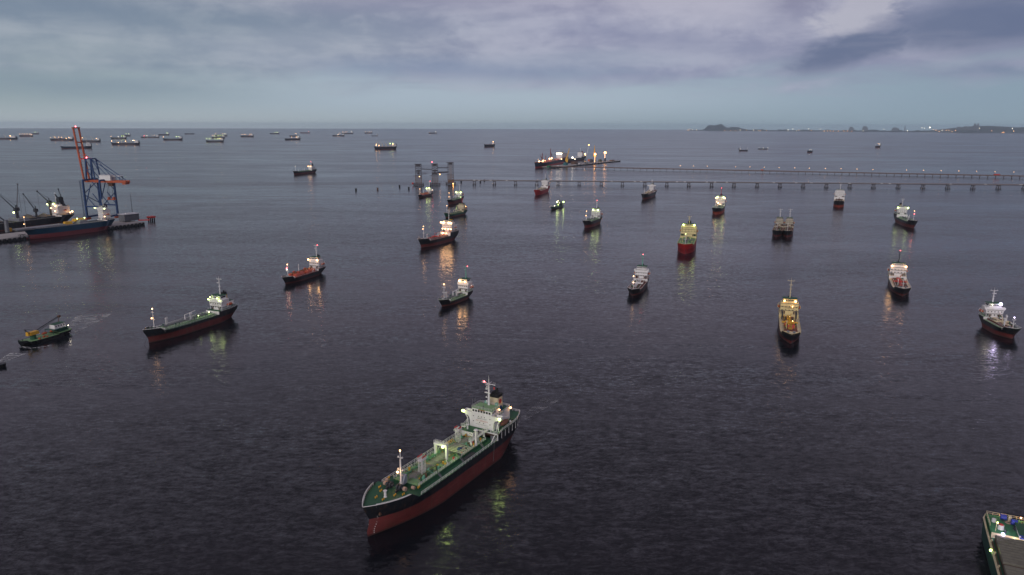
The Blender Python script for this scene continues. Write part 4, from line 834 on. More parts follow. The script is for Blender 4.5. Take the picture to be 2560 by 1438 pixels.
# ------------------------------------------------------------------ cargo ship cut off by the lower right corner
def corner_ship():
    z = 7.0; a = at(2455, 1292, z); b = at(2493, 1432, z); d = (a-b).normalized(); hd = math.atan2(d.y, d.x)
    root = tag(empty('cargo_ship', (a.x, a.y, 0), hd), 'cargo ship cut off by the lower right corner with long grey brown hatch covers', 'cargo ship')
    B = 17.0; L = 75.0                       # local: x=0 at the far end, ship runs to -x; port side (left in view) y=0, runs to -y
    pts = [(0, -1.0), (-3, 0), (-L, 0), (-L, -B), (-3, -B), (0, -B+1)]
    mb = MB(); mb.mi = 0
    def ring(k, zz, ins): return [(x-(ins if x > -4 else -ins)*1.0, max(-B+ins, min(-ins, y)), zz) for x, y in pts]
    r = [ring(0, -1.2, .8), ring(1, 1.5, .15), ring(2, z, 0)]
    vs = sum(r, []); n = 6; fs = []; mm = []
    for k in range(2):
        for i in range(n): fs.append((k*n+i, k*n+(i+1) % n, (k+1)*n+(i+1) % n, (k+1)*n+i)[::-1])
    mb.add(vs, fs); mb.build('hull', greenh, root)
    mb = MB(); mb.prism([(x*.999, y) for x, y in pts][::-1], z-.4, z-.02); mb.build('deck', dgreen, root)
    MB().box(-9.2, -.2, -B+.6, -.9, z-.1, z+1.6).build('raised_deck', mat('bright_green_deck', (.035, .17, .07), .7, 0, .5, .6, (.03, .07, .03)), root)
    zz = z+1.6
    mb = MB(); mb.box(-9.5, -9.2, -B+.7, -1.0, z-.1, zz+.25); mb.build('bulkhead', cream, root)
    mb = MB(); mb.box(-L+4, -15.6, -B+2.2, -1.8, z-.2, z+1.5); c = mb.build('hatch_coaming', brown, root)
    for k in range(6):
        x1 = -15.8-k*18.4
        if x1-16.9 > -L+3: MB().box(x1-16.9, x1, -B+2.0, -1.6, z+1.5, z+2.2, .15, .15).build('hatch_cover', beige, c); rb = MB(); [rb.box(x1-1.6-1.7*j, x1-1.4-1.7*j, -B+2.1, -1.7, z+2.2, z+2.32) for j in range(9)]; tag(rb.build('cover_ribs', beige, c), kind='stuff')
    mb = MB(); mb.rail([(-1, -.4, z), (-9, -.2, z), (-L, -.2, z)], 1.1, 1.8, .07); mb.rail([(-.2, -B+1.2, zz), (-.2, -5.2, zz)], 1.1, 1.6, .07); mb.rail([(-.4, -4.8, zz), (-.4, -1.0, zz), (-8, -1.1, zz), (-9, -1.1, zz)], 1.1, 1.6, .07); mb.build('railing', cream, root)
    mb = MB(); mb.tube([(0, -.9, z+1.3), (-3, .0, z+1.2), (-12, .0, z+.6), (-L, .0, z+.5)], .2, 5); mb.build('bulwark_rail', cream, root)
    # small house with a row of windows
    mb = MB(); mb.box(-9.6, -4.2, -13.6, -8.6, zz-.1, zz+1.5); h = mb.build('deckhouse', white, root)
    MB().box(-9.9, -4.0, -13.9, -8.3, zz+1.5, zz+1.7).build('roof', dgreen, h); MB().box(-9.95, -9.8, -13.9, -8.3, zz+1.35, zz+1.65).build('roof_trim', blueg, h)
    MB().box(-9.64, -9.6, -13.5, -8.7, zz+.1, zz+.75).build('trim_band', blueg, h)
    for k in range(4): y = -12.9+k*1.18; MB().box(-9.68, -9.63, y-.42, y+.42, zz+.75, zz+1.3).build('window', glass, h)
    for x, y in ((-1.6, -5.6), (-3.2, -8.4), (-2.2, -12.6), (-1.4, -15.2)): MB().cyl((x, y-.9, zz+1), (x, y+.9, zz+1), .95, .95, 12).build('rope_drum', blueg, root)
    MB().box(-2.4, -.9, -8.0, -6.9, zz, zz+1.8, .2, .1).build('winch_box', cream, root)
    MB().cyl((-3.6, -2.6, zz), (-3.6, -2.6, zz+1.1), .7, .6, 10).build('ventilator', white, root)
    v = MB().cyl((-6.6, -4.0, zz), (-6.6, -4.0, zz+1.5), .95, .85, 10).build('ventilator', white, root); MB().cyl((-6.4, -4.0, zz+1.5), (-6.4, -4.0, zz+1.7), .8, .6, 10).build('ventilator_hood', redp, v)
    MB().cyl((-5, -11.4, zz+1.6), (-5, -11.4, zz+5.4), .12, .09, 6).build('light_pole', teal, root)
    MB().box(-10.3, -9.7, -6.3, -5.2, z, z+1.2).build('winch_drum', brown, root)
    for p, k, r_ in (((-9.9, -4.0, zz+.7), 'violet', .55), ((-9.95, -7.4, z+1.2), 'white', .4), ((-9.95, -14.6, z+1.2), 'white', .4), ((-1.0, -4.9, zz+1.0), 'warm', .25), ((-.8, -10.8, zz+1.4), 'warm', .25), ((-24.0, .3, z+.6), 'green', .42), ((-3, -15.8, zz+.8), 'white', .3)):
        lamp(root, p, k, 130, r_)
    def spread(o):
        for ch in o.children:
            if ch.name.split('.')[0] in ('hull', 'deck', 'railing', 'bulwark_rail', 'hatch_coaming', 'hatch_cover'): continue
            xs = [v.co.x for v in ch.data.vertices]; a, b = min(xs), max(xs)
            if a > -11:
                if b-a > 3.5: 
                    for v in ch.data.vertices: v.co.x *= 1.48
                else:
                    for v in ch.data.vertices: v.co.x += (a+b)/2*.48
                spread(ch)
    spread(root)
    # more mooring gear and deck clutter on the raised deck and along the side
    rnd = random.Random(8)
    for k in range(7): x, y = -2.5-rnd.random()*9, -2.6-rnd.random()*12; MB().cyl((x, y, zz), (x, y, zz+.7), .28).cyl((x+.8, y, zz), (x+.8, y, zz+.7), .28).box(x-.4, x+1.2, y-.3, y+.3, zz-.02, zz+.1).build('bollard', dgrey, root)
    for x, y in ((-4, -7), (-7, -4.5), (-9, -12.4)): 
        q = MB(); [q.tube([(x+r_*math.cos(t), y+r_*math.sin(t), zz+.1), (x+r_*math.cos(t+.5), y+r_*math.sin(t+.5), zz+.1)], .09, 4) for r_ in (.5, .75, 1.0) for t in [i*.5 for i in range(13)]]; q.build('rope_coil', mat('pale_rope', (.38, .26, .2), .9), root)
    MB().tube([(-15, -.9, z+.3), (-L+3, -.9, z+.3)], .16, 6).build('side_pipe', brown, root)
    for k in range(7): MB().cyl((-17-k*8, -.8, z), (-17-k*8, -.8, z+.9), .25).build('vent_pipe', cream, root)
    lamp(root, (-12, -2.5, zz+3.2), 'green', 60, .25); MB().cyl((-12, -2.3, zz), (-12, -2.3, zz+3.2), .08).build('light_pole', cream, root)
corner_ship()
# ------------------------------------------------------------------ little launch leaving the frame at left
def launch():
    P = at(-24, 921); root = tag(empty('launch_boat', P, math.radians(212)), 'dark little launch just leaving the left edge of the photograph', 'boat')
    H = Hull(15, 4.6, 1.8, .2, .8, .2, .8, .2, 1, .3, 0, .3); H.mesh(None).build('hull', [black, black], root, True)
    mb = MB(); H.decks(mb); mb.build('deck', dgrey, root); h = MB().box(-3, 1.5, -1.4, 1.4, 1.6, 3.8, .2, .1).build('deckhouse', grey, root); MB().box(1.35, 1.45, -1.1, 1.1, 2.7, 3.4).build('window', glass, h)
    P = at(-24, 921)
launch()
# ------------------------------------------------------------------ left berth: quay, gantry crane, moored ships
def quay():
    z = 4.2
    f0, f1 = at(-120, 622), at(362, 563); far1 = at(352, 547, z); 
    ax = (f1-f0).normalized(); n = Vector((-ax.y, ax.x, 0)); Wd = 46.0
    P = f0; hd = math.atan2(ax.y, ax.x); L = (f1-f0).length
    root = tag(empty('quay', P, hd), 'pale concrete quay with a row of black fenders along its edge under the gantry crane', 'quay')
    mb = MB(); mb.box(0, L, 0, Wd, z-1.6, z); mb.build('quay_deck', concrete, root)
    mb = MB(); mb.box(2, L-2, 3, Wd-3, -2, z-1.6); mb.build('quay_wall', conc2, root)
    MB().box(0, L, -.15, .5, z, z+.35).build('kerb', concrete, root)
    k = 0; x = L-2.0
    while x > 2 and k < 60:
        MB().box(x-1.7, x+1.7, -.7, .9, -1.0, z-.4, .3, .1).build('fender', sooty, root); x -= 5.6; k += 1
    return root, P, hd, L, Wd, z
Q = quay()
def qpt(px, py, z):
    """quay-frame coordinates of a seen point"""
    p = at(px, py, z)-Q[1]; c, s = math.cos(Q[2]), math.sin(Q[2]); return p.x*c+p.y*s, -p.x*s+p.y*c
def gantry():
    z = 4.2; A, B_, C = at(219, 549, z), at(255, 543, z), at(292, 548, z)
    q = (B_-A); q.z = 0; q.normalize(); ax = Vector((q.y, -q.x, 0)); hd = math.atan2(ax.y, ax.x)
    c0 = (A+B_)/2; root = tag(empty('gantry_crane', c0, hd), 'blue ship to shore gantry crane with its orange boom raised steeply, on the quay', 'crane')
    hw = (B_-A).length/2; G = max(20, (C-B_).dot(ax))*.72
    zg = 57.0                                                       # girder level above the quay
    legs = [(0, hw), (0, -hw), (G, -hw), (G, hw)]
    for x, y in legs:
        l = MB(); l.bar((x, y, 2.5), (x, y, zg), 2.6, 2.2, .85); lg = l.build('leg', bluep, root)
        t = MB()
        for k in range(4): t.box(x-2.4+k*1.3, x-1.4+k*1.3, y-5, y-1, 0, 1.6); t.box(x-2.4+k*1.3, x-1.4+k*1.3, y+1, y+5, 0, 1.6)
        t.box(x-2.2, x+2.2, y-4.5, y+4.5, 1.5, 2.8); t.build('bogie', orange, lg)
    mb = MB()
    for y in (hw, -hw): mb.bar((0, y, 19), (G, y, 19), 2.2, 1.9)
    for x in (0, G): mb.bar((x, -hw, 4.0), (x, hw, 4.0), 2.0, 2.4); mb.bar((x, -hw, zg), (x, hw, zg), 2.0, 2.4)
    build_each(mb, 'portal_beam', bluep, root)
    mb = MB()
    for y in (hw, -hw):
        mb.bar((0, y, 20), (G*.45, y, zg-6), 1.0); mb.bar((G, y, 20), (G*.5, y, 38), .9); mb.bar((0, y, 38), (G*.55, y, 20), .8); mb.bar((G, y, 40), (G*.55, y, zg-2), .8)
    mb.bar((0, -hw, 36), (0, hw, 21), .8); mb.bar((0, -hw, 38), (0, hw, zg-3), .8); mb.bar((G, -hw, 20), (G, hw, 38), .8)
    build_each(mb, 'brace', bluep, root, .02)
    # stair tower on a waterside leg
    mb = MB()
    for k in range(13): zz = 5+k*4; mb.box(-3.6, -1.4, -hw-2.5, -hw+1.2, zz, zz+.3); mb.bar((-3.4, -hw-2.2, zz), (-1.6, -hw-2.2, zz+4), .4)
    mb.bar((-3.5, -hw-2.4, 3), (-3.5, -hw-2.4, 57), .3); mb.build('stair_tower', mat('dark_blue_paint', (.008, .03, .08), .6), root)
    # girder with backreach
    gl = 62+G*.0; gh = 4.2
    mb = MB()
    for y in (-3.6, 3.6): mb.box(-5, gl, y-1.0, y+1.0, zg-3.8, zg-.6)
    for k in range(7): mb.box(-3+k*10.4, -1.6+k*10.4, -3.6, 3.6, zg-3.0, zg-1.4)
    mb.box(gl-7, gl+.5, -5.4, 5.4, zg-3.4, zg-2.9); mb.box(gl-6, gl-1, -4.5, 4.5, zg-6, zg-3.4); g = mb.build('main_girder', orange, root)
    mb = MB(); mb.box(30, 38, -2.5, 2.5, zg-6.4, zg-3.9); mb.box(31, 37, -1.6, 1.6, zg-9, zg-6.4); mb.build('trolley', brown, root)
    mb = MB(); mb.box(26, 38, -2.4, 2.4, 28, 29); mb.box(27, 29, -2, 2, 29, 32); mb.box(35, 37, -2, 2, 29, 32); sp_ = mb.build('spreader', orange, root)
    mb = MB(); 
    for x in (28, 36):
        for y in (-1.5, 1.5): mb.bar((x, y, 31), (x, y, zg-6), .25)
    mb.build('hoist_rope', dgrey, sp_)
    mb = MB(); mb.box(20, 38, -5.2, 5.2, zg-.6, zg+6.8); m_ = mb.build('machinery_house', white, root); MB().box(19.6, 38.4, -5.6, 5.6, zg+6.8, zg+7.2).build('roof', mat('pale_grey_roof', (.5, .5, .52)), m_)
    MB().box(40, 52, -3.6, 3.6, zg+5.4, zg+6.0).build('canopy', white, m_); mb = MB()
    for x in (40.4, 51.6):
        for y in (-3.3, 3.3): mb.bar((x, y, zg-.6), (x, y, zg+5.4), .5)
    mb.build('canopy_frame', bluep, m_)
    # A-frame
    at_ = zg+30
    mb = MB()
    for y in (-5.5, 5.5):
        mb.bar((-1.5, y, zg), (1, y*.9, at_), 1.8, 1.6); mb.bar((13, y, zg), (9.5, y*.9, at_), 1.5, 1.4); mb.bar((-.5, y, at_), (9.5, y, at_), 1.5, 1.5)
        mb.bar((0, y, zg+15), (12, y, zg+1), .8); mb.bar((1, y, at_-1), (11, y, zg+14), .7); mb.bar((0, y, zg+15), (11, y, zg+15), .8)
    for x in (0, 9.5): mb.bar((x, -5.5, at_), (x, 5.5, at_), 1.5)
    mb.build('a_frame', bluep, root)
    mb = MB()
    for y in (-4.5, 4.5): mb.bar((9.5, y, at_), (56, y*.8, zg), .75); mb.bar((9.5, y, at_), (33, y*.8, zg+5), .65)
    mb.build('stays', bluep, root)
    # raised boom
    ang = math.radians(84.5); bl = 76.0; hx, hz = -5.5, zg-2.0; dx, dz = -math.cos(ang), math.sin(ang); e = Vector((dx, 0, dz)); o = Vector((hx, 0, hz))
    mb = MB()
    for y in (-5.2, 5.2): mb.bar(o+Vector((0, y, 0)), o+e*bl+Vector((0, y, 0)), 1.7, 2.1)
    for k in (.0, .42, .73, 1.0): p = o+e*bl*k; mb.bar(p+Vector((0, -6, 0)), p+Vector((0, 6, 0)), 1.6)
    p = o+e*(bl+.4); mb.bar(p+Vector((0, -7, 0)), p+Vector((0, 7, 0)), 2.6, 1.2)
    b = mb.build('boom', orange, root)
    mb = MB()
    for k in range(16): p = o+e*(bl*.2+k*4.2); mb.bar(p+Vector((.9, -4.2, 0)), p+Vector((.9, -2.6, 0)), .5)
    mb.build('boom_ladder', dgrey, b)
    mb = MB(); mb.tube([(1, 4, at_), tuple(o+e*bl*.55+Vector((0, 3.6, 0)))], .3, 4); mb.tube([(1, -4, at_), tuple(o+e*bl*.55+Vector((0, -3.6, 0)))], .3, 4); mb.build('boom_stay', orange, b)
    lamp(b, tuple(o+e*(bl+2)), 'red', 30, .8, 'warning_lamp'); lamp(root, (-1.5, 0, at_+1.5), 'red', 40, .9, 'warning_lamp')
gantry()
def quay_things():
    Pq, hd, z = Q[1], Q[2], Q[5]
    def W(px, py, zz=z): return at(px, py, zz)
    # grey control building with lattice mast
    p = W(331, 554); root = tag(empty('quay_building', p, hd), 'grey louvred building near the end of the quay', 'building')
    MB().box(-11, 11, 0, 14, 1.5, 10.5).build('wall', grey, root); r = MB().box(-12, 12, -1, 15, 10.5, 11.1).build('roof', mat('pale_grey_roof', (.5, .5, .52)), root)
    mb = MB()
    for x in (-10, -3.3, 3.3, 10):
        for y in (.6, 13.4): mb.box(x-.4, x+.4, y-.4, y+.4, 0, 1.6)
    build_each(mb, 'column', conc2, root)
    for k in range(5): MB().box(-10.6, 10.6, -.15, -.03, 2.4+k*1.6, 3.0+k*1.6).build('louvre', dgrey, root)
    for k in range(3): MB().box(-6+k*2.6, -4.4+k*2.6, 4, 6, 11.1, 12.3).build('roof_unit', white, r)
    p = W(333, 549, z); m = tag(empty('radio_mast', p, 0), 'thin dark radio mast standing by the grey quay building', 'mast'); mb = MB(); mb.cyl((0, 0, 0), (0, 0, 37), .5, .2, 6); mb.build('pole', dgrey, m); mb = MB(); mb.bar((-1.2, 0, 33), (1.2, 0, 33), .2); mb.build('antenna', dgrey, m)
    # dolphin and red walkway
    d = tag(empty('mooring_dolphin', W(379, 553, 0), hd), 'mooring dolphin on piles beyond the quay end, red on top', 'dolphin'); mb = MB()
    for x in (-3, 0, 3):
        for y in (-2.5, 2.5): mb.cyl((x, y, -2), (x, y, 5), .9, .9, 8)
    build_each(mb, 'pile', sooty, d); MB().box(-4.6, 4.6, -4, 4, 5, 7.4).build('cap', redp, d)
    a = W(347, 551, 5.4); b = W(374, 550, 7.4); m = tag(empty('walkway', a, 0), 'red steel walkway from the quay end to the mooring dolphin', 'walkway'); v = b-a
    MB().bar((0, 0, 0), tuple(v), 1.4, 1.2).build('walkway_deck', redp, m); mb = MB(); q = Vector((0, 0, 1.2)); s_ = Vector((-v.y, v.x, 0)).normalized()*.7
    mb.bar(q+s_, v+q+s_, .15); mb.bar(q-s_, v+q-s_, .15); build_each(mb, 'handrail', redp, m)
    # white booth by the crane leg and trucks
    b = tag(empty('quay_booth', W(262, 557), hd), 'plain white booth beside the bridge of the blue ship', 'booth'); MB().box(-4, 4, 0, 7, 0, 11).build('wall', white, b); MB().box(-4.3, 4.3, -.3, 7.3, 11, 11.4).build('roof', grey, b)
    for i, (px, py, lb) in enumerate(((55, 592, 'dark trestle standing on the quay left of the blue bow'),)):
        t = tag(empty('work_trestle', W(px, py), hd), lb, 'trestle'); mb = MB(); mb.box(-4, 4, -1, 1, 2.2, 2.8); mb.build('top', dgrey, t); mb = MB()
        for x in (-2.5, 2.5): mb.bar((x, 0, 0), (x*.3, 0, 2.4), .5)
        build_each(mb, 'leg', dgrey, t)
    for px, py, lb in ((205, 557, 'dark pickup truck parked on the quay left of the gantry crane'),):
        t = tag(empty('pickup_truck', W(px, py), hd), lb, 'truck'); mb = MB(); mb.box(-3, 3, -1.1, 1.1, .5, 1.3); mb.build('body', dgrey, t); mb = MB(); mb.box(-.6, 1.6, -1, 1, 1.3, 2.3, .3, .1); mb.build('cab', grey, t)
        for x in (-1.9, 1.9):
            for y in (-1.1, 1.1): MB().cyl((x, y-.15, .5), (x, y+.15, .5), .5, .5, 10).build('wheel', sooty, t)
quay_things()
# blue bulk ship moored in front of the quay
r, H, q = ship('cargo_ship', 'blue hulled cargo ship moored at the quay with narrow white bridge', 'cargo ship', (74, 598), (274, 572), B=22, D=12.5, zr=5.4, top=blueh, fh=1.6, ph=1.0, ufc=.93, upo=.12, rake=7, bulb=4, counter=5, group='ships moored at the quay', style='none', deckm=dgrey,
     house=(.04, .13, .24, 16), wheel=.5, mast=8, fm=15, fml=((.98, 'warm'), (.42, 'warm')), fun=6, funm=dgrey, lset=(40, .7), lamps=[(('h', -.95, -.4), 'green', .65), (('h', .95, -.4), 'green', .7), ((.14, .9, 5), 'warm', .6)], roofm=grey, bottom=mat('maroon_antifouling', (.13, .02, .025), .6))
def blue_extras():
    mb = MB(); mb.box(-22, -8, -7, 7, 12.3, 16.5, 3, 2); mb.build('hatch_coaming', grey, r)
    mb = MB(); mb.box(-20, -6, -6.8, -2, 15, 18.5, 1, 1); mb.box(-4, 6, -6, -1, 12.3, 16, .5, .5); build_each(mb, 'deck_machinery', yellow, r)
    MB().box(10, 70, -7.5, 7.5, 12.3, 14.2).build('hatch_cover', grey, r)
    for p in ((-8, 3, 19), (-18, 3, 19)): lamp(r, p, 'green', 34, .7)
    mb = MB(); mb.cyl((78, 2, 12), (78, 2, 27), 2.4, 2.0, 10); c = mb.build('deck_crane', grey, r); mb = MB(); mb.bar((78, 2, 25), (96, 3, 42), 1.2, 1.2, .5); mb.build('crane_jib', dgrey, c)
    mb = MB(); mb.box(72, 76, -3, 1, 12.3, 16.5); mb.build('hatch_house', yellow, r)
blue_extras()
# black bulk carrier on the far side of the quay
r2, H2, q2 = ship('bulk_carrier', 'black bulk carrier lying behind the quay with grain piles and lit cranes', 'bulk carrier', (-190, 600), (168, 554), B=30, D=10, zr=2, fh=2, ph=1.5, ufc=.94, upo=.12, rake=6, counter=6, group='ships moored at the quay', style='none', deckm=mat('dark_olive_deck', (.05, .055, .035), .8), hm=white,
     house=(.03, .12, .30, 15), wheel=.55, wing=True, mast=14, fm=0, fml=(), fun=12, funm=grey, lset=(40, .8), lamps=[(('h', -.75, .6), 'green', .8), (('h', .1, 1.2), 'green', .9), (('h', .35, -1.6), 'warm', .9), (('h', .2, -9), 'warm', .7), ((.03, .9, 4), 'warm', 1.1), ((.05, .95, 3), 'warm', .8), (('h', -.3, -5), 'warm', .7)])
def bulk_extras():
    L = H2.L; xs = [L*(-.5+f) for f in (.18, .30, .42, .54, .66)]
    heap = mat('grain_heap', (.14, .12, .09), .9, 0, .4, .1)
    for i, x in enumerate(xs[:2]+xs[3:]):
        mb = MB(); mb.box(x-9, x+9, -11, 11, 9.6, 12.2); h = mb.build('hatch_coaming', dgrey, r2)
        mb = MB(); n = 14; top = [(x+(8.6-5.5*k)*math.cos(t), (10.5-6*k)*math.sin(t), 12.1+k*(2.6+1.2*(i % 2))) for k in (0, 1) for t in (2*math.pi*j/n for j in range(n))]+[(x, 0, 16.2+1.0*(i % 2))]
        mb.add(top, [(j, (j+1) % n, n+(j+1) % n, n+j) for j in range(n)]+[(n+j, n+(j+1) % n, 2*n) for j in range(n)]); mb.build('cargo_heap', heap, h)
    def crane(x, y, tip, label=None, m=dgrey, base=10, hgt=13):
        mb = MB(); mb.cyl((x, y, base), (x, y, base+hgt), 1.5, 1.3, 10); mb.box(x-2.6, x+2.6, y-2, y+2, base+hgt, base+hgt+4.5, .3, .3); c = mb.build('deck_crane', m, r2)
        a = Vector((x, y, base+hgt+1.5)); b = Vector(tip); j = MB(); s_ = Vector((0, 1, 0)); j.bar(a+s_, b, .5, .55, .6); j.bar(a-s_, b, .5, .55, .6)
        for k in range(1, 6): p = a.lerp(b, k/6.5); j.bar(p+s_*(1-k/6.5), p-s_*(1-k/6.5), .4)
        j.box(b.x-.7, b.x+.7, b.y-.7, b.y+.7, b.z-.7, b.z+1.2); j.build('crane_jib', m, c)
        w_ = MB(); w_.bar((x, y, base+hgt+8), tuple(b), .25); w_.bar((x, y, base+hgt+4), (x, y, base+hgt+8.2), .8); w_.bar(tuple(b), (b.x, b.y, base+6), .2); w_.build('hoist_rope', sooty, c); return c
    X = lambda f: L*(-.5+f)
    crane(X(.38), 0, (X(.38)+26, -3, 57)); c = crane(X(.36), -3, (X(.25), -26, 57), m=mat('thin_grey_steel', (.12, .12, .13)))
    crane(X(.235), 0, (X(.235)+13, -2, 45), hgt=9); crane(X(.10), -6, (X(.19), -4, 47), hgt=18); crane(X(.015), 4, (X(.045), 2, 48), hgt=8)
    lamp(r2, (X(.385), -4, 21), 'green', 30, 1.2)
    mb = MB(); mb.box(X(.33), X(.41), -12, 12, 10, 13.5, 1, 1); mb.build('deck_machinery', grey, r2)
    mb = MB(); mb.box(X(.03), X(.06), -4, 4, 25, 35, .5, .5); mb.bar((X(.03), 0, 31), (X(.07), 0, 41), 1.2); mb.build('unloader', dgrey, r2)
bulk_extras()
# ------------------------------------------------------------------ three lattice towers of the old lift bridge
def lattice(mb, cx, cy, w, d, z0, z1, n, t=.7):
    cs = [(cx-w/2, cy-d/2), (cx+w/2, cy-d/2), (cx+w/2, cy+d/2), (cx-w/2, cy+d/2)]
    for x, y in cs: mb.bar((x, y, z0), (x, y, z1), t*1.5)
    for k in range(n):
        a, b = z0+(z1-z0)*k/n, z0+(z1-z0)*(k+1)/n
        for i in range(4):
            p, q_ = cs[i], cs[(i+1) % 4]; mb.bar((*p, b), (*q_, b), t); mb.bar((*p, a), (*q_, b), t*.7); mb.bar((*q_, a), (*p, b), t*.7)
steel = mat('weathered_steel', (.075, .07, .085), .7, .1, .4, .3, (.10, .055, .04))
rsteel = mat('rusty_steel', (.15, .085, .06), .8, .1, .5, .3)
def towers():
    spec = [(1047, 464, 'left', 'leftmost of the three dark lattice towers, with a side platform', 50), (1088, 463, 'mid', 'middle one of the three lattice towers with the red top light', 50), (1127, 461, 'right', 'rightmost lattice tower where the pipeline trestle begins, with enclosed shaft', 52)]
    P = [at(a, b) for a, b, *_ in spec]; roots = []
    for (px, py, k, lb, hgt), p in zip(spec, P):
        r = tag(empty('lattice_tower', p, .05), lb, 'tower', 'three lattice towers in the bay'); roots.append(r)
        mb = MB(); mb.box(-12, 12, -9, 9, 1.8, 3.6); b_ = mb.build('base_platform', steel, r); mb = MB()
        for x in (-11, -6.6, -2.2, 2.2, 6.6, 11):
            for y in (-8, 8): mb.cyl((x, y, -2), (x, y, 5.6), .9, .9, 6)
        build_each(mb, 'pile', steel, b_, .05)
        mb = MB(); lattice(mb, 0, 0, 14, 11, 3.6, 24, 5, .42); mb.build('lower_frame', rsteel, r)
        mb = MB(); lattice(mb, 0, 0, 13.4, 10.5, 24.2, hgt, 5, .42); mb.build('upper_frame', steel, r)
        mb = MB(); mb.box(-8.5, 7.5, -6.5, 6.5, hgt, hgt+.9); mb.box(-10, -8.4, -2, 2, hgt+.3, hgt+.9); mb.box(-5, 4.5, -4, 4, hgt-4.5, hgt-.1); mb.build('head_house', steel, r)
        mb = MB(); mb.box(-7.6, 7.6, -6.2, 6.2, 23.6, 24.4); mb.box(-13.5, -7.6, -3, 1.5, 22.6, 23.2)
        if k == 'left': mb.bar((7.6, -2, 26.5), (21, -2, 27.8), 1.3, 1.0); mb.bar((7.6, 3, 29), (18, 3, 29.6), .8)
        mb.build('side_platform', steel, r)
        if k == 'right':
            mb = MB(); mb.box(-3.4, 3.4, -5.6, -4.6, 14, hgt-7); mb.box(-4.2, 4.2, -6.2, -4.4, hgt-9, hgt-5.5, .8); mb.build('lift_shaft', mat('pale_shaft', (.2, .2, .23)), r); mb = MB(); mb.box(-6, 8, -7, 7, 5, 11, .4, .4); mb.build('machine_room', rsteel, r)
        else:
            mb = MB(); mb.box(-2.4, 2.4, -3, 3, 26, 31); mb.box(-5, 5.2, -4, 4, 33, 36); mb.build('machine_room', steel, r)
        if k == 'mid': mb = MB(); mb.cyl((-6.5, 0, hgt), (-6.5, 0, hgt+4), .3); mb.build('lamp_post', steel, r); lamp(r, (-6.5, 0, hgt+4.5), 'red', 30, 1.0, 'warning_lamp'); mb = MB(); mb.box(-6.2, 5, -4.4, 4.4, 25.5, 29.5); mb.build('winch_house', steel, r)
        if k == 'left': MB().ball((-14, -3, 5), 2.6).build('buoy', redp, r); lamp(r, (2.5, -6.2, 21.5), 'warm', 20, .7)
    w2 = roots
    a, b, c = P
    for p0, p1, z0, z1, lb in ((a, b, 38.5, 36.5, 'thin footbridge between the left and middle lattice towers'), (b, c, 40.5, 39.5, 'upper footbridge between the middle and right lattice towers'), (b, c, 29.5, 29.5, 'lower heavier gangway between the middle and right lattice towers')):
        g = tag(empty('footbridge', (p0.x, p0.y, 0), 0), lb, 'footbridge', 'footbridges between the lattice towers'); v = Vector((p1.x-p0.x, p1.y-p0.y, 0)); u = v.normalized(); s0 = u*7.2; e0 = v-u*7.2
        hv = z0 < 30; mb = MB(); mb.bar(s0+Vector((0, 0, z0)), e0+Vector((0, 0, z1)), 2.0, 1.4 if not hv else 2.6); mb.build('bridge_deck', steel, g)
        mb = MB()
        for q in (-1, 1): mb.rail([s0+Vector((0, q, z0+.6)), e0+Vector((0, q, z1+.6))], 1.6, 4, .12)
        build_each(mb, 'railing', steel, g, .05)
        if hv: lamp(g, tuple(s0+u*6+Vector((0, 0, z0-4.5))), 'sodium', 16, 1.0); MB().bar(s0+u*6+Vector((0, 0, z0-4)), s0+u*6+Vector((0, 0, z0-1)), .4).build('lamp_bracket', steel, g)
    L_ = tag(empty('light_buoy', at(1133, 463), 0), 'small buoy with a warm lamp at the foot of the right lattice tower', 'buoy'); MB().cyl((0, 0, -1), (0, 0, 2), 1.4, 1.0).build('float', dgrey, L_); lamp(L_, (0, 0, 3.2), 'sodium', 18, 1.2)
    for i, (px, py) in enumerate(((890, 477), (944, 475), (999, 468), (1022, 473), (1153, 457), (1201, 457), (1211, 453))):
        lb = ['first pile from the left in open water left of the towers', 'second pile from the left, rusty, in open water left of the towers', 'third pile from the left in open water left of the towers', 'pile nearest to the left tower on its left side', 'pile just right of the right tower under the trestle', 'left of two small piles behind the trestle near its first leg', 'right of two small piles behind the trestle near its first leg'][i]
        d = tag(empty('mooring_pile', at(px, py), 0), lb, 'mooring pile', 'mooring piles around the lattice towers'); MB().cyl((0, 0, -2), (0, 0, 4.6 if i < 5 else 3.6), 1.9, 1.9, 10).build('pile', rsteel if i == 1 else sooty, d); MB().cyl((0, 0, 4.6 if i < 5 else 3.6), (0, 0, 5.2 if i < 5 else 4.2), 2.1, 2.1, 10).build('cap', steel, d)
    return P
TP = towers()
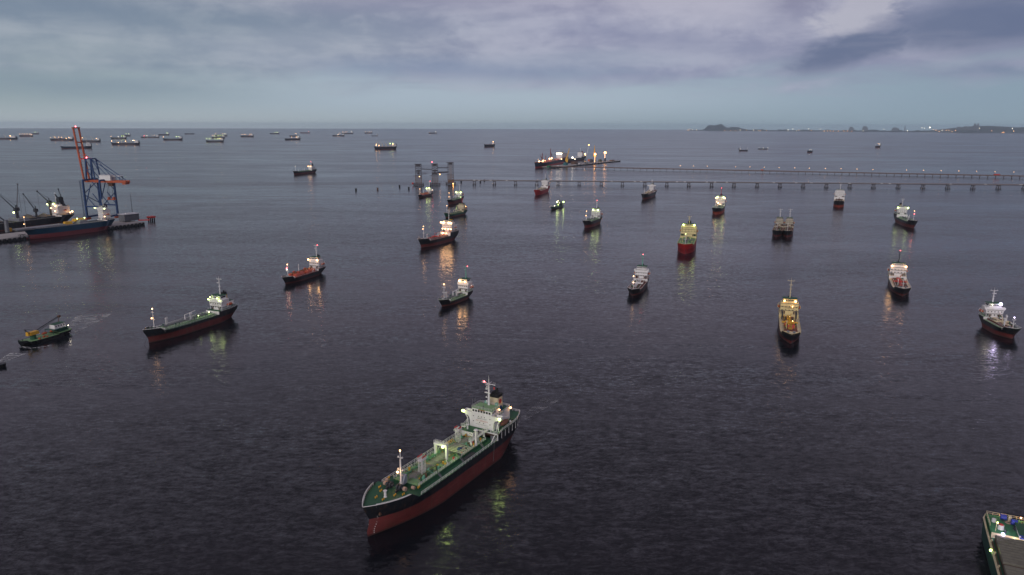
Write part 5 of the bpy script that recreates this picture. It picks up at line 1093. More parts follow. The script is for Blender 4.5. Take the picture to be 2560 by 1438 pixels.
# ------------------------------------------------------------------ near trestle carrying pipes
def trestle1():
    a = TP[2]; b = at(2640, 474); v = b-a; v.z = 0; hd = math.atan2(v.y, v.x); L = v.length
    r = tag(empty('pipeline_trestle', a, hd), 'nearer trestle carrying pale pipes on paired legs, running from the towers to the right edge', 'trestle')
    z = 8.6; MB().box(7, L, -2.8, 2.8, z, z+.9).build('trestle_deck', steel, r)
    for y, rr, m, n in ((-2.4, .42, grey, 'pipe'), (-1.3, .55, mat('pale_pipe', (.42, .38, .36), .5), 'pipe'), (-.2, .4, mat('pink_grey_pipe', (.3, .2, .19), .5), 'pipe'), (1.0, .5, mat('pale_pipe', (.42, .38, .36), .5), 'pipe')):
        MB().tube([(7, y, z+1.5), (L, y, z+1.5)], rr, 8).build(n, m, r)
    mb = MB(); mb.box(7, L, 2.0, 2.4, z+.9, z+2.6); mb.build('cable_tray', rsteel, r)
    pxs = [1186, 1236, 1289, 1342, 1395, 1448, 1503, 1556, 1612, 1667, 1722, 1779, 1835, 1893, 1950, 2008, 2066, 2125, 2184, 2246, 2308, 2370, 2433, 2497, 2562, 2628]
    for px in pxs:
        # where the sight line through px crosses the trestle axis
        f = (px-PW/2)/FOC; q = at(px, 464); dx, dy = q.x, q.y; u = v.normalized(); t = (a.x*dy-a.y*dx)/(dx*u.y-dy*u.x)
        mb = MB()
        for y in (-4.2, 4.2):
            for x in (-2.6, 2.6): mb.bar((t+x*1.2, y, -2), (t+x*.8, y*.6, z-.9), 1.0)
        mb.box(t-3.4, t+3.4, -3.6, 3.6, z-1.3, z); mb.box(t-4.2, t+4.2, -5.4, 5.4, 1.0, 1.9)
        mb.build('trestle_leg', conc2, r)
    rnd = random.Random(2)
    for k in range(26): x = rnd.uniform(20, L-10); MB().box(x-2.4, x+2.4, -3.3, -2.6, z+1.4, z+2.6).build('pipe_cover', white, r)
trestle1()
# ------------------------------------------------------------------ far trestle with road lamps
def trestle2():
    a = at(1372, 421); b = at(2700, 449); v = b-a; hd = math.atan2(v.y, v.x); L = v.length; u = v.normalized()
    r = tag(empty('road_trestle', a, hd), 'farther road trestle on single legs, leading from the jetty to the right edge', 'trestle')
    z = 4.8; MB().box(0, L, -4, 4, z, z+1.6).build('road_deck', mat('trestle_concrete', (.15, .12, .125), .85), r)
    mb = MB(); mb.box(0, L, -4.2, -3.9, z+1.6, z+2.6); mb.build('parapet', rsteel, r); mb = MB(); mb.box(0, L, 3.9, 4.2, z+1.6, z+2.6); mb.build('parapet', rsteel, r)
    def tt(px):
        q = at(px, 430); return (a.x*q.y-a.y*q.x)/(q.x*u.y-q.y*u.x)
    px = 1409.0
    n = 0
    while px < 2600 and n < 95:
        t = tt(px); mb = MB(); mb.box(t-.65, t+.65, -1.6, 1.6, -2, z-.9); mb.box(t-1.2, t+1.2, -3.6, 3.6, z-.9, z); mb.build('trestle_leg', mat('trestle_leg_concrete', (.16, .15, .16), .85), r); px += 15.6+(px-1409)*.0042; n += 1
    lx = [1700, 1733, 1767, 1838, 1874, 1910, 1947, 1986, 2023, 2063, 2102, 2142, 2182, 2266, 2309, 2353, 2397, 2442, 2488, 2535]
    first = None
    for i, px in enumerate(lx):
        t = tt(px); p = a+u*t; p.z = z+1.6
        if first is None:
            first = tag(empty('street_lamp', p, hd), 'thin lamp post with small warm light on the far road trestle', 'street lamp', 'lamp posts along the far road trestle')
            MB().cyl((0, 4, 0), (0, 4, 10), .22, .15, 6).build('pole', dgrey, first); MB().bar((0, 4, 10), (0, 1.8, 10.6), .2).build('arm', dgrey, first); lamp(first, (0, 1.6, 10.4), 'warm', 8, .55, 'lamp_head')
        else: c = copy_tree(first); c.location = p
    def vehicle(px, name, label, cat, box, m):
        p = a+u*tt(px); p.z = z+1.6; t = tag(empty(name, p, hd), label, cat)
        MB().box(-box/2, box/2, -1.25, 1.25, 1.1, 4.2).build('cargo_body', m, t); MB().box(box/2+.4, box/2+2.6, -1.2, 1.2, .7, 3.4, .2, .1).build('cab', grey, t); MB().box(-box/2, box/2+2.4, -1.1, 1.1, .7, 1.1).build('chassis', sooty, t)
        for x in (-box/2+1.2, -box/2+2.6, box/2+1.4):
            for y in (-1.1, 1.1): MB().cyl((x, y-.2, .5), (x, y+.2, .5), .5, .5, 10).build('wheel', sooty, t)
    vehicle(2493, 'container_truck', 'container truck with dark red box on the far trestle near the right edge', 'truck', 15, redp)
    vehicle(1905, 'flatbed_truck', 'small rusty red lorry on the middle of the far trestle', 'truck', 8, tank)
trestle2()
# ------------------------------------------------------------------ island jetty with cranes and two ships
def jetty():
    z = 4.0; p0, p1 = at(1388, 421), at(1552, 404); v = p1-p0; v.z = 0; hd = math.atan2(v.y, v.x); L = v.length; u = v.normalized()
    r = tag(empty('island_jetty', p0, hd), 'long narrow concrete jetty far out with cranes and glaring lamps', 'jetty')
    MB().box(0, L, 0, 52, z-1.4, z).build('jetty_deck', concrete, r); MB().box(2, L-2, 2, 50, -2, z-1.4).build('jetty_wall', conc2, r)
    for k in range(22): MB().box(L*(k+.3)/22, L*(k+.7)/22, -1.2, .8, -1, z-.6).build('fender', sooty, r)
    def on(px, py): q = at(px, py, z); return q
    def tt(px, off=12):
        q = at(px, 410); bx, by = p0.x-u.y*off, p0.y+u.x*off; t = (bx*q.y-by*q.x)/(q.x*u.y-q.y*u.x); return Vector((bx+u.x*t, by+u.y*t, z))
    # lamp masts
    for px, hh, rr, lb in ((1512, 33, 6.4, 'tallest glaring orange floodlight mast at the right of the jetty'), (1487, 30, 5.6, 'glaring floodlight mast below the yellow crane jib on the jetty'), (1431, 24, 4.0, 'floodlight mast left of the second white bridge on the jetty'), (1437, 18, 2.0, 'smaller floodlight mast just right of another on the jetty')):
        m = tag(empty('floodlight_mast', tt(px, 30), 0), lb, 'light mast', 'floodlight masts on the jetty'); MB().cyl((0, 5, 0), (0, 5, hh), .35, .25, 8).build('pole', sooty, m); MB().box(-.3, .3, 0, 5, hh-.3, hh+.3).build('lamp_bracket', sooty, m); lamp(m, (0, -1, hh), 'sodium' if rr > 4 else 'white', 9, rr*.75, 'floodlight')
        if rr > 4: m.children[-1].data.materials[0] = emi('lamp_amber_core', (1, .52, .24), 9)
    # yellow cranes
    for px, base, tip, lb in ((1417, 13, (8, 58), 'yellow crane with vertical jib in the middle of the jetty'), (1487, 20, (-3, 62), 'yellow crane behind the glaring floodlight on the jetty')):
        m = tag(empty('harbour_crane', tt(px, 34), 0), lb, 'crane', 'cranes on the jetty'); mb = MB(); mb.box(-4, 4, -4, 4, 0, base, 1.5, 1.5); mb.build('crane_base', dgrey if px > 1450 else yellow, m)
        mb = MB(); mb.box(-6, 4, -3.5, 3.5, base, base+9, .4, .4); mb.build('crane_cab', yellow, m)
        mb = MB(); mb.bar((-1, 0, base+8), (tip[0], 0, tip[1]), 4.2, 3.6, .45); mb.bar((-4, 0, base+9), (tip[0]-1, 0, tip[1]*.8), 1.6); mb.build('crane_jib', yellow, m)
    m = tag(empty('mobile_crane', tt(1466, 14), 0), 'slim black and white mobile crane with lit jib tip on the jetty', 'crane', 'cranes on the jetty'); mb = MB(); mb.box(-7, 7, -4, 4, 0, 4); mb.bar((-3, 0, 4), (-2, 0, 34), 3.2, 3, .6); mb.build('crane_base', dgrey, m)
    mb = MB(); mb.bar((-1, 0, 22), (7, 0, 66), 1.6, 1.4, .6); mb.build('crane_jib', white, m); lamp(m, (7.4, 0, 67), 'sodium', 14, 1.8, 'tip_lamp')
    mb = MB(); mb.box(4, 12, -3, 3, 8, 16, 1, 1); mb.build('crane_cab', orange, m)
    # small things on the deck
    for px, off, bx, m_, nm, lb, cat in ((1478, 30, (14, 10, 13), steel, 'hopper', 'dark steel hopper near the right floodlights on the jetty', 'hopper'), (1500, 30, (18, 8, 9), mat('olive_shed', (.12, .10, .04)), 'storage_shed', 'low olive shed between the glaring floodlights on the jetty', 'shed'), (1512, 24, (8, 6, 13), steel, 'hopper', 'second dark hopper under the tallest floodlight', 'hopper'),
                       (1436, 34, (34, 12, 9), rsteel, 'cargo_pile', 'rusty cargo pile left of the second white bridge on the jetty', 'cargo pile'), (1414, 24, (20, 10, 10), mat('teal_container', (.02, .12, .13)), 'container', 'teal container below the middle yellow crane', 'container'), (1530, 18, (30, 10, 4), rsteel, 'cargo_pile', 'flat rusty cargo pile at the right tip of the jetty', 'cargo pile'), (1372, 10, (16, 8, 7), mat('green_shed', (.02, .14, .06)), 'storage_shed', 'small green shed at the left end of the jetty', 'shed')):
        o = tag(empty(nm, tt(px, off), hd), lb, cat); MB().box(-bx[0]/2, bx[0]/2, -bx[1]/2, bx[1]/2, 0, bx[2]*.8, .5, .5).build('body', m_, o); MB().box(-bx[0]/2+1, bx[0]/2-1, -bx[1]/2+1, bx[1]/2-1, bx[2]*.8, bx[2], .8, .8).build('top', m_, o)
    for px, off, lb in ((1449, 4, 'left'), (1442, 12, 'mid'), (1396, 4, 'end')):
        o = tag(empty('parked_truck', tt(px, off), hd), {'left': 'small pale truck on the jetty below the second white bridge', 'mid': 'small dark truck on the jetty left of the pale truck', 'end': 'pale truck at the left end of the jetty'}[lb], 'truck', 'trucks on the jetty'); MB().box(-5, 4, -1.5, 1.5, 1, 4).build('cargo_body', white if lb != 'mid' else dgrey, o); MB().box(4.3, 7, -1.4, 1.4, .6, 3.6).build('cab', grey, o)
        for x in (-3, 5.5): MB().cyl((x, -1.6, .7), (x, 1.6, .7), .7).build('wheel', sooty, o)
jetty()
r3, H3, q3 = ship('dredger_ship', 'red decked ship with dark red cranes at the left end of the jetty', 'ship', (1338, 421), (1415, 404), B=30, D=15, zr=5, top=mat('navy_hull', (.015, .02, .045)), bottom=redp, fh=4, ph=3, ufc=.86, upo=.30, rake=9, counter=5, group='ships moored at the jetty', style='none', deckm=tank, rimm=tank, hm=white, house=(.08, .26, .38, 20), wing=False, wheel=.5, mast=8, fm=10, fml=((.9, 'warm'),), fun=4, small=True, boats=False,
     lset=(13, 2.2), lamps=[(('h', -.62, -2), 'white', 2.2), (('h', -.2, -2), 'white', 2), (('h', .2, -2), 'white', 2), (('h', .6, -2), 'white', 2), ((.45, -.5, 4), 'warm', 2.6), ((.5, -.6, 3), 'warm', 2.6), ((.68, -.2, 0), 'warm', 2.2), ((.71, -.5, 1), 'warm', 2.2), ((.79, 0, 0), 'warm', 2.8), ((.82, -.5, 0), 'warm', 2.8), ((.3, .9, -2), 'warm', 1.6)])
def dredger_extras():
    L = H3.L
    for f, hh, tip, lb in ((.80, 32, (26, 24), 1), (.55, 44, (-24, 22), 1), (.70, 22, None, 0)):
        x = L*(f-.5); mb = MB(); mb.bar((x, 0, 15), (x+(2 if f > .7 else 0), 0, 15+hh), 2.6, 2.6, .7); c = mb.build('deck_crane', mat('dark_red_paint', (.16, .018, .02)), r3)
        if tip: mb = MB(); mb.bar((x, 0, 15+hh*(.3 if f > .7 else .75)), (x+tip[0], 0, 15+tip[1] if f > .7 else 15+tip[1]*.7), 1.8); mb.build('crane_jib', mat('dark_red_paint', (.16, .018, .02)), c)
    for f in (.36, .48, .6, .74): MB().box(L*(f-.5)-6, L*(f-.5)+6, -10, 10, 14.8, 18.5, 1, 1).build('hatch_cover', tank if f != .48 else greenh, r3)
dredger_extras()
ship('cargo_ship', 'black cargo ship behind the jetty showing its white bridge and orange lifeboat', 'cargo ship', (1400, 408), (1460, 399), B=28, D=12, zr=4, fh=2, ph=2, group='ships moored at the jetty', style='none', deckm=grey, house=(.05, .2, .36, 17), wing=False, wheel=.6, mast=16, fm=0, fml=(), fun=6, funm=redp, small=True, lset=(13, 2), lamps=[((.08, .8, 10), 'warm', 2.6), ((.06, .9, 6), 'warm', 1.8)])
# ------------------------------------------------------------------ ships far out in the roads
def far_ship(label, x0, x1, y, col, lights, house=1, hk='bulk', D=14, hm=white, cranes=0, flip=False, hh=17, lr=1.7, ls=24, dx=0):
    """x0,x1,y: hull ends and waterline in the photograph; lights: (fraction from left, height over deck, kind)"""
    yb, ys = (y+dx, y-dx)
    a, b = (x0, yb), (x1, ys)
    if flip: a, b = b, a
    P, hd, L = place(a, b); s = L
    B = L*.15; root = tag(empty('cargo_ship' if hk != 'barge' else 'barge', P, hd), label, 'ship' if hk != 'barge' else 'barge', 'ships anchored far out near the horizon')
    H = Hull(L, B, D, D*.25, D*.2 if hk != 'barge' else 0, D*.15 if hk != 'barge' else 0, .93, .2, L*.03, L*.02, 0, D*.08); H.mesh(None).build('hull', [col, mat('far_maroon', (.09, .02, .02))], root, True)
    mb = MB(); H.decks(mb); mb.build('deck', dgrey, root)
    if house:
        xb, xf = H.x(.04, D), H.x(.17, D); w = B*.42; z0 = D*1.1
        mb = MB(); mb.box(xb, xf, -w, w, z0, z0+hh*.7); mb.box(xb+3, xf, -B*.5, B*.5, z0+hh*.62, z0+hh*.7); mb.box(xb+5, xf, -w*.7, w*.7, z0+hh*.7, z0+hh); h = mb.build('deckhouse', hm, root)
        MB().box(xf, xf+.4, -w*.65, w*.65, z0+hh*.78, z0+hh*.92).build('window', glass, h)
        f = MB(); f.box(xb-6, xb-1, -B*.1, B*.1, z0, z0+hh*.95, .5, .3); f.build('funnel', dgrey, root)
        m = MB(); m.cyl((xf-4, 0, z0+hh), (xf-4, 0, z0+hh+10), .7, .4, 5); m.bar((xf-4, -4, z0+hh+8), (xf-4, 4, z0+hh+8), .6); m.build('radar_mast', hm, root)
    if hk == 'box':
        rnd = random.Random(int(x0)); n = 7
        for k in range(n):
            u = .24+.66*k/n; xx = H.x(u, D); MB().box(xx, xx+L*.075, -B*.42, B*.42, D-.3, D+rnd.uniform(3, 9)).build('container_stack', rnd.choice([brown, bluep, tank, dgrey, rsteel]), root)
    elif hk == 'bulk':
        for k in range(5): xx = H.x(.24+.13*k, D); MB().box(xx, xx+L*.09, -B*.33, B*.33, D-.3, D+2).build('hatch_cover', rdeck, root)
    for k in range(cranes):
        xx = H.x(.22+.66*(k+.5)/cranes, D); m = MB(); m.cyl((xx, 0, D), (xx, 0, D+13), 1.6, 1.3, 6); m.box(xx-2.2, xx+2.2, -2, 2, D+13, D+17); c = m.build('deck_crane', cream, root); j = MB(); j.bar((xx+1, 0, D+14), (xx+17, 0, D+36), 1.6, 1.6, .5); j.build('crane_jib', cream, c)
    if hk != 'barge': m = MB(); m.cyl((H.x(.95, D), 0, D*1.1), (H.x(.95, D), 0, D*1.1+13), .7, .5, 5); m.build('foremast', hm, root)
    for f, h_, kd in lights:
        u = f if flip else 1-f; x = H.x(min(.96, max(.04, u)), D); yy = -B*.5 if (not flip) else B*.5
        if house and .06 < u < .19 and h_ > 8: x = H.x(.17, D)+2; yy *= .5
        lamp(root, (x, -yy*.0+yy*(1 if flip else -1)*(-1 if not flip else 1)*.0+(B*.3 if not flip else -B*.3), D*1.15+h_), kd, ls, lr)
    return root
nb = mat('far_black', (.012, .014, .02)); ng = mat('far_dark_green', (.01, .03, .03)); nr = mat('far_dark_red', (.10, .02, .022)); nn = mat('far_navy', (.012, .018, .035))
W_, G_, S_ = 'warm', 'green', 'white'
far_ship('long dark ship cut by the left edge below the horizon, two warm lamps aft', -45, 43, 349, nb, [(.84, 17, W_), (.90, 17, W_)], cranes=3, lr=2.6)
far_ship('small ship crowded with warm lights, second from the left on the horizon', 49, 82, 342, nb, [(.05, 14, W_), (.25, 16, W_), (.4, 12, W_), (.6, 14, W_), (.85, 12, W_), (.95, 10, W_)], hk='box', hh=14)
far_ship('faint distant ship with one greenish lamp, beside the warm lit cluster at far left', 80, 97, 336, nb, [(.5, 14, G_)], house=1)
far_ship('container ship with a row of warm lights, left of the raised crane boom', 127, 184, 352, nb, [(.05, 12, W_), (.22, 15, W_), (.38, 15, W_), (.52, 13, W_), (.70, 3, W_), (.9, 14, W_)], hk='box', cranes=3)
far_ship('long navy tanker lying behind the raised crane boom with a white bridge', 154, 229, 372, nn, [(.95, 8, W_)], hk='tank', D=13, hh=20, dx=.6)
far_ship('grey ship with white bridge just right of the raised crane boom', 203, 251, 356, nb, [(.12, 20, W_), (.1, 8, W_), (.84, 14, W_)], cranes=2)
far_ship('dark green ship with green lamps, upper of the group right of the boom', 278, 316, 348, ng, [(.03, 10, W_), (.72, 14, G_), (.86, 14, G_), (.5, 6, S_)])
far_ship('distant ship with two bright green lamps behind another green lit ship', 304, 326, 341, ng, [(.55, 14, G_), (.85, 14, G_)])
far_ship('black ship with cranes and brilliant white bridge, lowest of the group right of the boom', 280, 349, 363, nb, [(.04, 12, W_), (.27, 2, W_), (.52, 10, W_), (.78, 16, S_), (.82, 16, W_), (.9, 8, W_)], cranes=4)
far_ship('long low barge like ship with an orange glow near its right end', 353, 398, 344.5, nb, [(.35, 10, S_), (.75, 16, W_), (.2, 8, 'red')], D=10, cranes=2)
far_ship('faint ship with a green lit bridge close under the horizon', 397, 423, 338.5, nb, [(.8, 14, G_), (.9, 14, G_)])
far_ship('black ship with two green yellow lamps over its bridge and a clear deck', 409, 456, 351, nb, [(.04, 14, W_), (.7, 16, G_), (.87, 16, G_)], hk='tank', D=15)
far_ship('dark unlit barge below the horizon between two green lit ships', 462, 486, 336, nb, [], house=0, hk='barge', D=14)
far_ship('front ship of a cluster of three, with green lamps along its deck', 516, 559, 356, nb, [(.06, 14, G_), (.24, 12, G_), (.52, 12, G_), (.68, 12, G_), (.76, 14, G_), (.9, 15, W_)], hk='tank', D=14)
far_ship('middle ship of the cluster of three, green lamps showing above the front ship', 530, 562, 346.5, nb, [(.1, 14, W_), (.25, 12, G_), (.5, 12, G_), (.68, 16, G_), (.84, 16, G_)], hk='tank')
far_ship('rear ship of the cluster of three with a warm lit bridge', 538, 568, 341, nb, [(.08, 18, W_), (.65, 20, W_), (.8, 18, S_), (.9, 14, G_)], cranes=2)
far_ship('ship with deck cranes and orange lit bridge right of the cluster of three', 602, 634, 343, nb, [(.15, 13, W_), (.3, 12, W_), (.42, 12, W_), (.72, 18, W_), (.82, 18, W_)], hk='box')
far_ship('dark ship with a teal glow over its right half', 675, 698, 335.5, nb, [(.55, 12, G_), (.7, 16, G_), (.9, 16, G_)])
far_ship('ship with warm lamps partly hiding a second ship behind it', 713, 750, 350.5, nb, [(.4, 12, W_), (.7, 12, W_), (.92, 14, S_)], dx=.4)
far_ship('second ship seen above and behind a warm lit one, bright bridge lights', 724, 744, 341.5, nb, [(.72, 20, W_), (.85, 20, W_)], D=12)
far_ship('dull red ship hull near the horizon with a pink light at its right end', 751, 775, 333.5, nr, [(.92, 12, 'red')], hk='tank')
far_ship('ship with scattered orange lamps left of the farthest lights', 832, 861, 341, nb, [(.55, 24, W_), (.5, 6, W_), (.65, 12, W_), (.42, 2, S_)], cranes=2)
far_ship('far ship with three orange lights just above another', 855, 883, 335, nb, [(.1, 14, W_), (.3, 16, W_), (.45, 14, W_), (.9, 26, S_)])
far_ship('container ship on the horizon lit pink from end to end', 912, 931, 334, nn, [(.1, 10, W_), (.4, 12, W_), (.6, 12, W_), (.92, 14, W_)], hk='box')
far_ship('low unlit barge beneath the pink lit container ship', 929, 944, 340.5, nb, [], hk='barge', D=7)
far_ship('bulk carrier with four raised pale cranes and greenish bridge lamps', 937, 990, 374, nb, [(.08, 14, W_), (.07, 8, W_), (.2, 6, W_), (.7, 18, G_), (.84, 18, G_), (.92, 12, W_)], cranes=4, D=15, hh=18, lr=1.6, dx=.5)
far_ship('brown container ship on the horizon above the lattice towers', 1072, 1092, 334.5, nn, [(.1, 10, W_), (.9, 14, S_)], hk='box')
far_ship('small dark cargo ship alone right of the lattice towers', 1211, 1236, 368, nb, [(.78, 17, W_), (.85, 15, W_)], D=16, hh=16, lr=1.2, dx=.5)
far_ship('dark tug and barge shape, leftmost of the small craft at right', 1848, 1869, 378, nb, [], D=7, hk='tank', hh=9, flip=True)
far_ship('thin barge with faint deck lamps among the small craft at right', 1895, 1920, 373.5, nb, [(.1, 3, S_), (.5, 2, S_), (.95, 4, S_)], house=0, hk='barge', D=5, lr=.7, ls=15)
far_ship('stubby dark ship, lowest of the small craft at right', 2018, 2031, 382, nb, [(.4, 4, S_), (.7, 4, S_)], house=0, hk='barge', D=11, lr=.6, ls=15)
far_ship('small ship with white lit bridge, farthest right of the small craft', 2188, 2200, 370, nb, [(.5, 14, W_), (.8, 12, S_)], D=12, hh=16, lr=1.2)
# ------------------------------------------------------------------ far shore
def shore():
    land = mat('haze_tinted_shore', (.085, .11, .12), .95, 0, .5, .004); rnd = random.Random(11)  # blue-grey haze is mixed into the land's base colour
    # ground strip: near edge follows the visible shoreline
    near = [(1718, 326.6), (1760, 327.2), (1800, 327.6), (1900, 328.3), (2000, 328.8), (2120, 329.4), (2250, 330.3), (2380, 331.6), (2480, 332.8), (2700, 334.5), (3000, 337)]
    pts = [at(*p) for p in near]; mb = MB(); vs = []; n = 140; prof = []
    def ridge(px):
        h = 36*min(1, (px-1716)/40)
        h += 150*math.exp(-((px-1773)/9.5)**2)+178*math.exp(-((px-1800)/15)**2)+70*math.exp(-((px-1835)/22)**2)
        h += 16*math.sin(px*.11)+12*math.sin(px*.31+1)+10*max(0, math.sin(px*.021))+rnd.uniform(-7, 7)
        return max(3, h)
    for i in range(n):
        px = 1718+(2900-1718)*i/(n-1)
        for (a, pa), (b, pb) in zip(zip(near, pts), list(zip(near, pts))[1:]):
            if a[0] <= px <= b[0]: q = pa.lerp(pb, (px-a[0])/(b[0]-a[0]))
        d = Vector((q.x, q.y, 0)).normalized(); h = ridge(px)*q.length/19000*.8
        for off, z in ((0, 1.0), (120, h*.25+4), (500, h*.8), (900, h), (1500, h*.6), (3500, h*.3+5)): p = q+d*off; vs.append((p.x, p.y, z))
    fs = [(i*6+j, (i+1)*6+j, (i+1)*6+j+1, i*6+j+1) for i in range(n-1) for j in range(5)]
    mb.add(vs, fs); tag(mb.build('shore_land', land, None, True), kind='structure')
    # hazy hills behind, at the right
    mb = MB(); vs = []; n = 60
    for i in range(n):
        px = 2430+(3000-2430)*i/(n-1); q = atd(px, 330, 17500); t = (px-2430)/110
        h = 175*max(0, min(1, t))**.8*(.86+.14*math.cos((px-2510)/38))+rnd.uniform(-3, 3); h = max(3, h)
        for off, k in ((0, 0), (500, .6), (1000, 1.0), (1800, .9), (3000, .3)): vs.append((q.x, q.y+off, h*k+1))
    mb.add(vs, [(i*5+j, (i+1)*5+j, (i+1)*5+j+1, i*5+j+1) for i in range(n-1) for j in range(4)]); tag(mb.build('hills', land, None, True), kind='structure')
    def near_at(px):
        for (a, pa), (b, pb) in zip(zip(near, pts), list(zip(near, pts))[1:]):
            if a[0] <= px <= b[0]: return pa.lerp(pb, (px-a[0])/(b[0]-a[0]))
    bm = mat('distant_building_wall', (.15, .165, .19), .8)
    B = [(2128, 9, 12, 'low wide'), (2163, 11, 14, 'low wide'), (2238, 14, 11, 'low wide'), (2397, 10, 14, 'stepped'), (2405, 6, 12, 'block'), (2414, 10, 15, 'stepped'), (2424, 8, 14, 'block'), (2432, 5, 16, 'tower'), (2437, 6, 22, 'tower'), (2444, 5, 22, 'tower'), (2262, 2, 16, 'mast')]
    lbl = ['low building left of the middle of the far shore', 'flat roofed building on the far shore right of a white light', 'wide low building in the middle of the far shore', 'leftmost stepped block of the town cluster on the far shore', 'narrow block inside the town cluster', 'widest stepped block of the town cluster', 'block left of the towers in the town cluster', 'short tower left of the tallest one on the far shore', 'tallest dark tower on the far shore', 'paler tower right of the tallest one', 'thin faint chimney left of the town on the far shore']
    for (px, w, hpx, kd), lb in zip(B, lbl):
        q = near_at(px); d = Vector((q.x, q.y, 0)).normalized(); p = q+d*300; sc_ = p.length/FOC; W2 = w*sc_/2; hh = hpx*sc_*.85
        r = tag(empty('distant_building', (p.x, p.y, 0), -math.atan2(p.x, p.y)), lb, 'building', 'buildings on the far shore')
        MB().box(-W2, W2, 0, 120, 2, hh*.8).build('wall', bm, r); MB().box(-W2*.7, W2*.5, 10, 110, hh*.8, hh).build('roof', bm, r)
    L = [(1720, 1, W_), (1724, 3, W_), (1732, 2, S_), (1742, 2, S_), (1812, 1, W_), (1827, 1, W_), (1839, 1, W_), (1851, 2, S_), (1867, 2, W_), (1884, 2, S_), (1896, 1, S_), (1900, 2, W_), (1916, 2, W_), (1970, 3, S_), (1982, 5, S_), (1991, 1, S_), (1997, 2, W_), (2021, 5, S_), (2028, 2, W_), (2051, 5, S_), (2061, 1, W_), (2069, 1, W_), (2076, 1, 'sodium'), (2084, 1, 'sodium'), (2096, 1, 'sodium'), (2110, 1, 'sodium'), (2118, 1, 'sodium'), (2130, 1, 'sodium'), (2159, 2, S_), (2210, 5, S_), (2269, 3, S_), (2306, 9, S_), (2312, 8, S_), (2334, 6, W_), (2341, 4, W_), (2349, 2, W_), (2356, 4, S_), (2366, 4, W_), (2372, 4, W_), (2380, 1.5, W_), (2389, 4, 'sodium'), (2448, 9, S_), (2479, 4, W_), (2507, 1.5, 'sodium'), (2511, 1.5, 'sodium'), (2536, 4, W_), (2532, 9, S_)]
    cats = {}
    for px, up_, kd in L:
        q = near_at(px); d = Vector((q.x, q.y, 0)).normalized(); p = q-d*60; s_ = p.length/FOC; z = up_*s_+3; big = 7.0 if px not in (2325,) else 14
        key = kd
        r = tag(empty('shore_lamp', (p.x, p.y, 1), 0), 'tiny %s lamp on a mast among the lights along the far shore' % {'warm': 'amber', 'white': 'white', 'sodium': 'deep orange'}[kd], 'lamp', 'lamps along the far shore')
        MB().cyl((0, 0, 0), (0, 0, z), 1.2, .8, 5).build('pole', dgrey, r); lamp(r, (0, 0, z), kd, 7, s_*.5, 'lamp_head')
    q = near_at(2325); r = tag(empty('beacon_lamp', (q.x, q.y, 1), 0), 'brightest white light on the far shore, left of the town', 'lamp'); s_ = q.length/FOC; MB().cyl((0, 0, 0), (0, 0, 10*s_), 2, 1, 6).build('pole', dgrey, r); lamp(r, (0, 0, 10*s_), 'white', 7, s_*1.1, 'lamp_head')
shore()
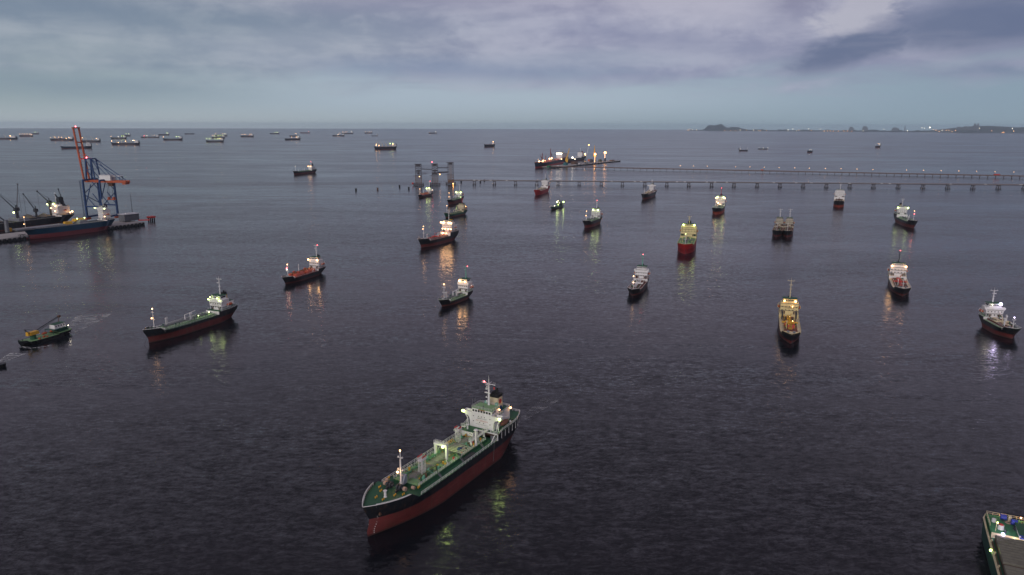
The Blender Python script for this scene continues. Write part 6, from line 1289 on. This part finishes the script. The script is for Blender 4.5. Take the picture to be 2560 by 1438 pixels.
# ------------------------------------------------------------------ foam wakes
def wake(path, w0, w1, label, dens, sc_=.45, z=.12):
    m = bpy.data.materials.new('wake_foam'); m.use_nodes = True; t = m.node_tree; b = t.nodes['Principled BSDF']; b.inputs['Base Color'].default_value = (.55, .56, .55, 1); b.inputs['Roughness'].default_value = .8
    n = t.nodes.new('ShaderNodeTexNoise'); n.inputs['Scale'].default_value = sc_; n.inputs['Detail'].default_value = 7; n.inputs['Roughness'].default_value = .7; n.inputs['Distortion'].default_value = 1.2
    co = t.nodes.new('ShaderNodeTexCoord'); mp = t.nodes.new('ShaderNodeMapping'); mp.inputs['Scale'].default_value = (.6, 1.1, 1); t.links.new(co.outputs['Object'], mp.inputs[0]); t.links.new(mp.outputs[0], n.inputs['Vector'])
    uv = t.nodes.new('ShaderNodeAttribute'); uv.attribute_name = 'foam'
    ad = t.nodes.new('ShaderNodeMath'); ad.operation = 'ADD'; t.links.new(n.outputs[0], ad.inputs[0]); t.links.new(uv.outputs['Fac'], ad.inputs[1])
    r = t.nodes.new('ShaderNodeMapRange'); r.inputs['From Min'].default_value = .95; r.inputs['From Max'].default_value = 1.08; r.inputs['To Max'].default_value = dens; t.links.new(ad.outputs[0], r.inputs[0]); t.links.new(r.outputs[0], b.inputs['Alpha'])
    P = [at(*p) for p in path]; rows = 9; vs = []; at_ = []; N_ = 24
    for i in range(N_+1):
        f = i/N_*(len(P)-1); k = min(int(f), len(P)-2); p = P[k].lerp(P[k+1], f-k); d = (P[min(k+1, len(P)-1)]-P[k]).normalized(); s_ = Vector((-d.y, d.x, 0)); w_ = w0+(w1-w0)*i/N_
        for j in range(rows):
            e = j/(rows-1)*2-1; vs.append(p+s_*w_*e+Vector((0, 0, z))); ends = min(1, (N_-i)/5, (i+1)/2); ed = (.46+.12*abs(e)**2 if abs(e) < .95 else .2); at_.append(ed*ends)
    mb = MB(); mb.add(vs, [(i*rows+j, (i+1)*rows+j, (i+1)*rows+j+1, i*rows+j+1) for i in range(N_) for j in range(rows-1)])
    o = mb.build('wake', m); a = o.data.attributes.new('foam', 'FLOAT', 'POINT'); a.data.foreach_set('value', at_); tag(o, label, kind='stuff')
wake([(165, 835), (205, 810), (255, 775)], 6, 17, 'foamy wake trailing from the stern of the green crane barge', .5, .22)
wake([(0, 908), (28, 892), (60, 878)], 2.5, 8, 'foam trail of the launch leaving at the left edge', .75)
wake([(1296, 1056), (1345, 1022), (1395, 985)], 1.5, 6.5, 'thin broken foam trail behind the stern of the big foreground tanker', .2, .3)
wake([(50, 868), (80, 871), (118, 866), (140, 858)], 1.6, .5, 'white bow wave along the side of the green crane barge', .95, .9)
# ------------------------------------------------------------------ dusk haze
def haze(dens):
    mb = MB(); R = 34000.0; mb.box(-R, R, -R, R, -3, 212); m = bpy.data.materials.new('haze_air'); m.use_nodes = True; t = m.node_tree; t.nodes.clear()
    v = t.nodes.new('ShaderNodeVolumePrincipled'); o = t.nodes.new('ShaderNodeOutputMaterial'); v.inputs['Color'].default_value = (.66, .84, 1, 1); v.inputs['Density'].default_value = dens; v.inputs['Anisotropy'].default_value = .0
    t.links.new(v.outputs[0], o.inputs['Volume']); tag(mb.build('haze', m), kind='stuff')
HAZE = 2.1e-5
if HAZE: haze(HAZE)
